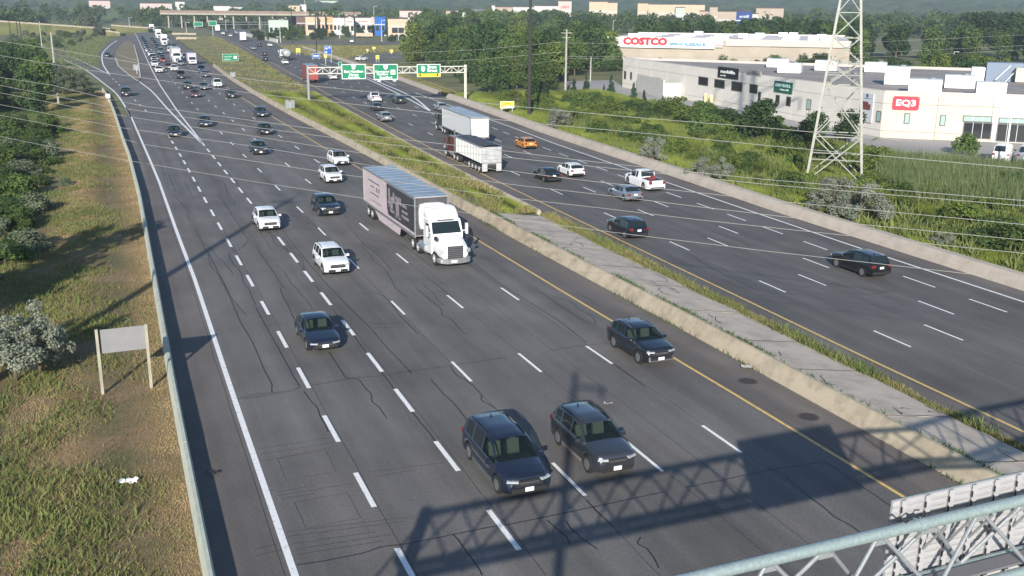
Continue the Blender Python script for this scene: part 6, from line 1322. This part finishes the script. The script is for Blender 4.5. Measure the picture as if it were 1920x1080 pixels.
blades('kerb_weeds', st_pts(9000,18,80,lambda s:33.95+.25*math.sin(s*.9),lambda s:fYR(s)-1.45-.2*math.sin(s*1.7),.06,28), .10,.42,.03,G_MIX,.5,28)
blades('kerb_weeds', st_pts(5500,18,80,lambda s:33.8,lambda s:fYR(s)-1.2,.06,29,1,.6), .2,.6,.035,G_GRN,.4,29)
blades('wall_weeds', np.concatenate([st_pts(1800,20,110,lambda s:fWB(s)-.14,lambda s:fWB(s)-.01,.0,30,1,1.0), st_pts(3500,20,80,lambda s:fWB(s)+.58,lambda s:fWB(s)+.85,.76,31,1,.3)]), .08,.3,.03,G_DK,.4,30)
blades('verge_grass', st_pts(60000,45,300,lambda s:fRB(s)+1.1,lambda s:fRB(s)+4.5,.03,32,1.2), .15,.55,.06,G_MIX,.5,32)
blades('scrub_weeds', st_pts(200000,42,195,lambda s:fRB(s)+3,lambda s:fRB(s)+34,.0,33,1.2,.0), .3,.95,.07,G_YEL,.45,33)
blades('scrub_weeds', st_pts(90000,42,195,lambda s:fRB(s)+3,lambda s:fRB(s)+34,.0,34,1.15,.2), .35,1.2,.11,F1 if False else G_GRN,.45,34)
rd = [tuple(at(*p)[:2]) for p in [(1650,300),(1640,345),(1700,380),(1930,400),(1990,345),(1930,322),(1800,310)]]; rg = np.random.default_rng(35)
Q = np.array([p for p in zip(rg.uniform(38,75,60000), rg.uniform(85,130,60000)) if inside(p, rd)]); blades('reed_bed', np.c_[Q, np.zeros(len(Q))], 1.1,2.1,.05,G_REED,.16,35)
fp = np.array([p for p in zip(rg.uniform(-330,-60,90000), rg.uniform(180,620,90000)) if inside(p, PX([(20,120),(120,150),(190,118),(185,100),(205,78),(190,60),(20,66)]))]); blades('field_grass', np.c_[fp, np.zeros(len(fp))], .2,.7,.13,G_GRN,.4,36)
fe = np.array([p for p in zip(rg.uniform(-130,0,90000), rg.uniform(250,500,90000)) if inside(p, PX([(545,100),(640,113),(690,100),(790,94),(1000,93),(1000,86),(600,86),(520,85)]))]); blades('field_grass', np.c_[fe, np.zeros(len(fe))], .2,.6,.13,G_MIX,.4,37)
# far wooded slope with the forest on it
na, nr_ = 620, 96; az = np.linspace(radians(-48), radians(44), na); rr = np.geomspace(820, 3600, nr_); AZ, RR = np.meshgrid(az, rr); X, Y = RR*np.sin(AZ), RR*np.cos(AZ)
def fbm(x, y, sc, sd):
    out = 0; r2 = np.random.default_rng(sd)
    for k in range(5):
        for j in range(4):
            a = r2.uniform(0,2*pi); w = 2*pi/(sc/2**k)*r2.uniform(.7,1.3); out = out + np.sin(x*np.cos(a)*w+y*np.sin(a)*w+r2.uniform(0,6.28))*.5**k*.5
    return out
up = np.clip((RR-900)/2300,0,1); Z = -1.5 + up**1.15*92*(1+.16*fbm(X,Y,1400,1)) + np.clip((RR-850)/150,0,1)*(3.5*fbm(X,Y,70,2)+2.2*np.abs(fbm(X,Y,34,3)))
idx = np.arange(na*nr_).reshape(nr_,na); Fq = np.stack([idx[:-1,:-1],idx[:-1,1:],idx[1:,1:],idx[1:,:-1]],-1).reshape(-1,4)
FOREST = M('forest_slope', (.032,.060,.026), .95, col2=(.085,.12,.045), scale=.035, detail=10, lo=.38, hi=.62, bump=.8, bscale=.25)
o = link('hillside', raw_mesh('hillside', np.stack([X,Y,Z],-1).reshape(-1,3), Fq, FOREST)); tag(o, kind='structure'); o.data.polygons.foreach_set('use_smooth',[True]*len(Fq))
cs, ns_, ss_ = [], [], []; rg = np.random.default_rng(40)
for k in range(620):
    a = radians(rg.uniform(-34,30)); d = rg.uniform(640,1050); x, y = d*sin(a), d*cos(a); s_, t_ = w2st((x,y))
    if -40 < t_ < 110 and s_ < 800: continue
    c, nr, r2 = crown_pts(int(k%9), 150, 'broad'); h = rg.uniform(8,14); cs.append(c*[h*1.1,h*1.1,h]+[x,y,max(0,(d-900)*.03)]); ns_.append(nr); ss_.append(r2.uniform(.8,1.5,150)*h*.14)
o = link('far_wood', quads_mesh('far_wood', np.concatenate(cs), np.concatenate(ns_), np.concatenate(ss_), F1)); tag(o, kind='stuff')
# ------------------------------------------------------------------ air: thin blue morning haze
hz = MB().box((0,3200,65), (10200, 7900, 132.4)).build('haze', M('none_surface',(0,0,0)))
hm = bpy.data.materials.new('haze_air'); hm.use_nodes = True; n = hm.node_tree
for x in list(n.nodes):
    if x.type == 'BSDF_PRINCIPLED': n.nodes.remove(x)
pv = n.nodes.new('ShaderNodeVolumePrincipled'); pv.inputs['Color'].default_value = (.72,.84,.95,1); pv.inputs['Density'].default_value = .00030; pv.inputs['Anisotropy'].default_value = .2
n.links.new(pv.outputs[0], n.nodes['Material Output'].inputs['Volume']); hz.data.materials.clear(); hz.data.materials.append(hm); tag(hz, kind='stuff')
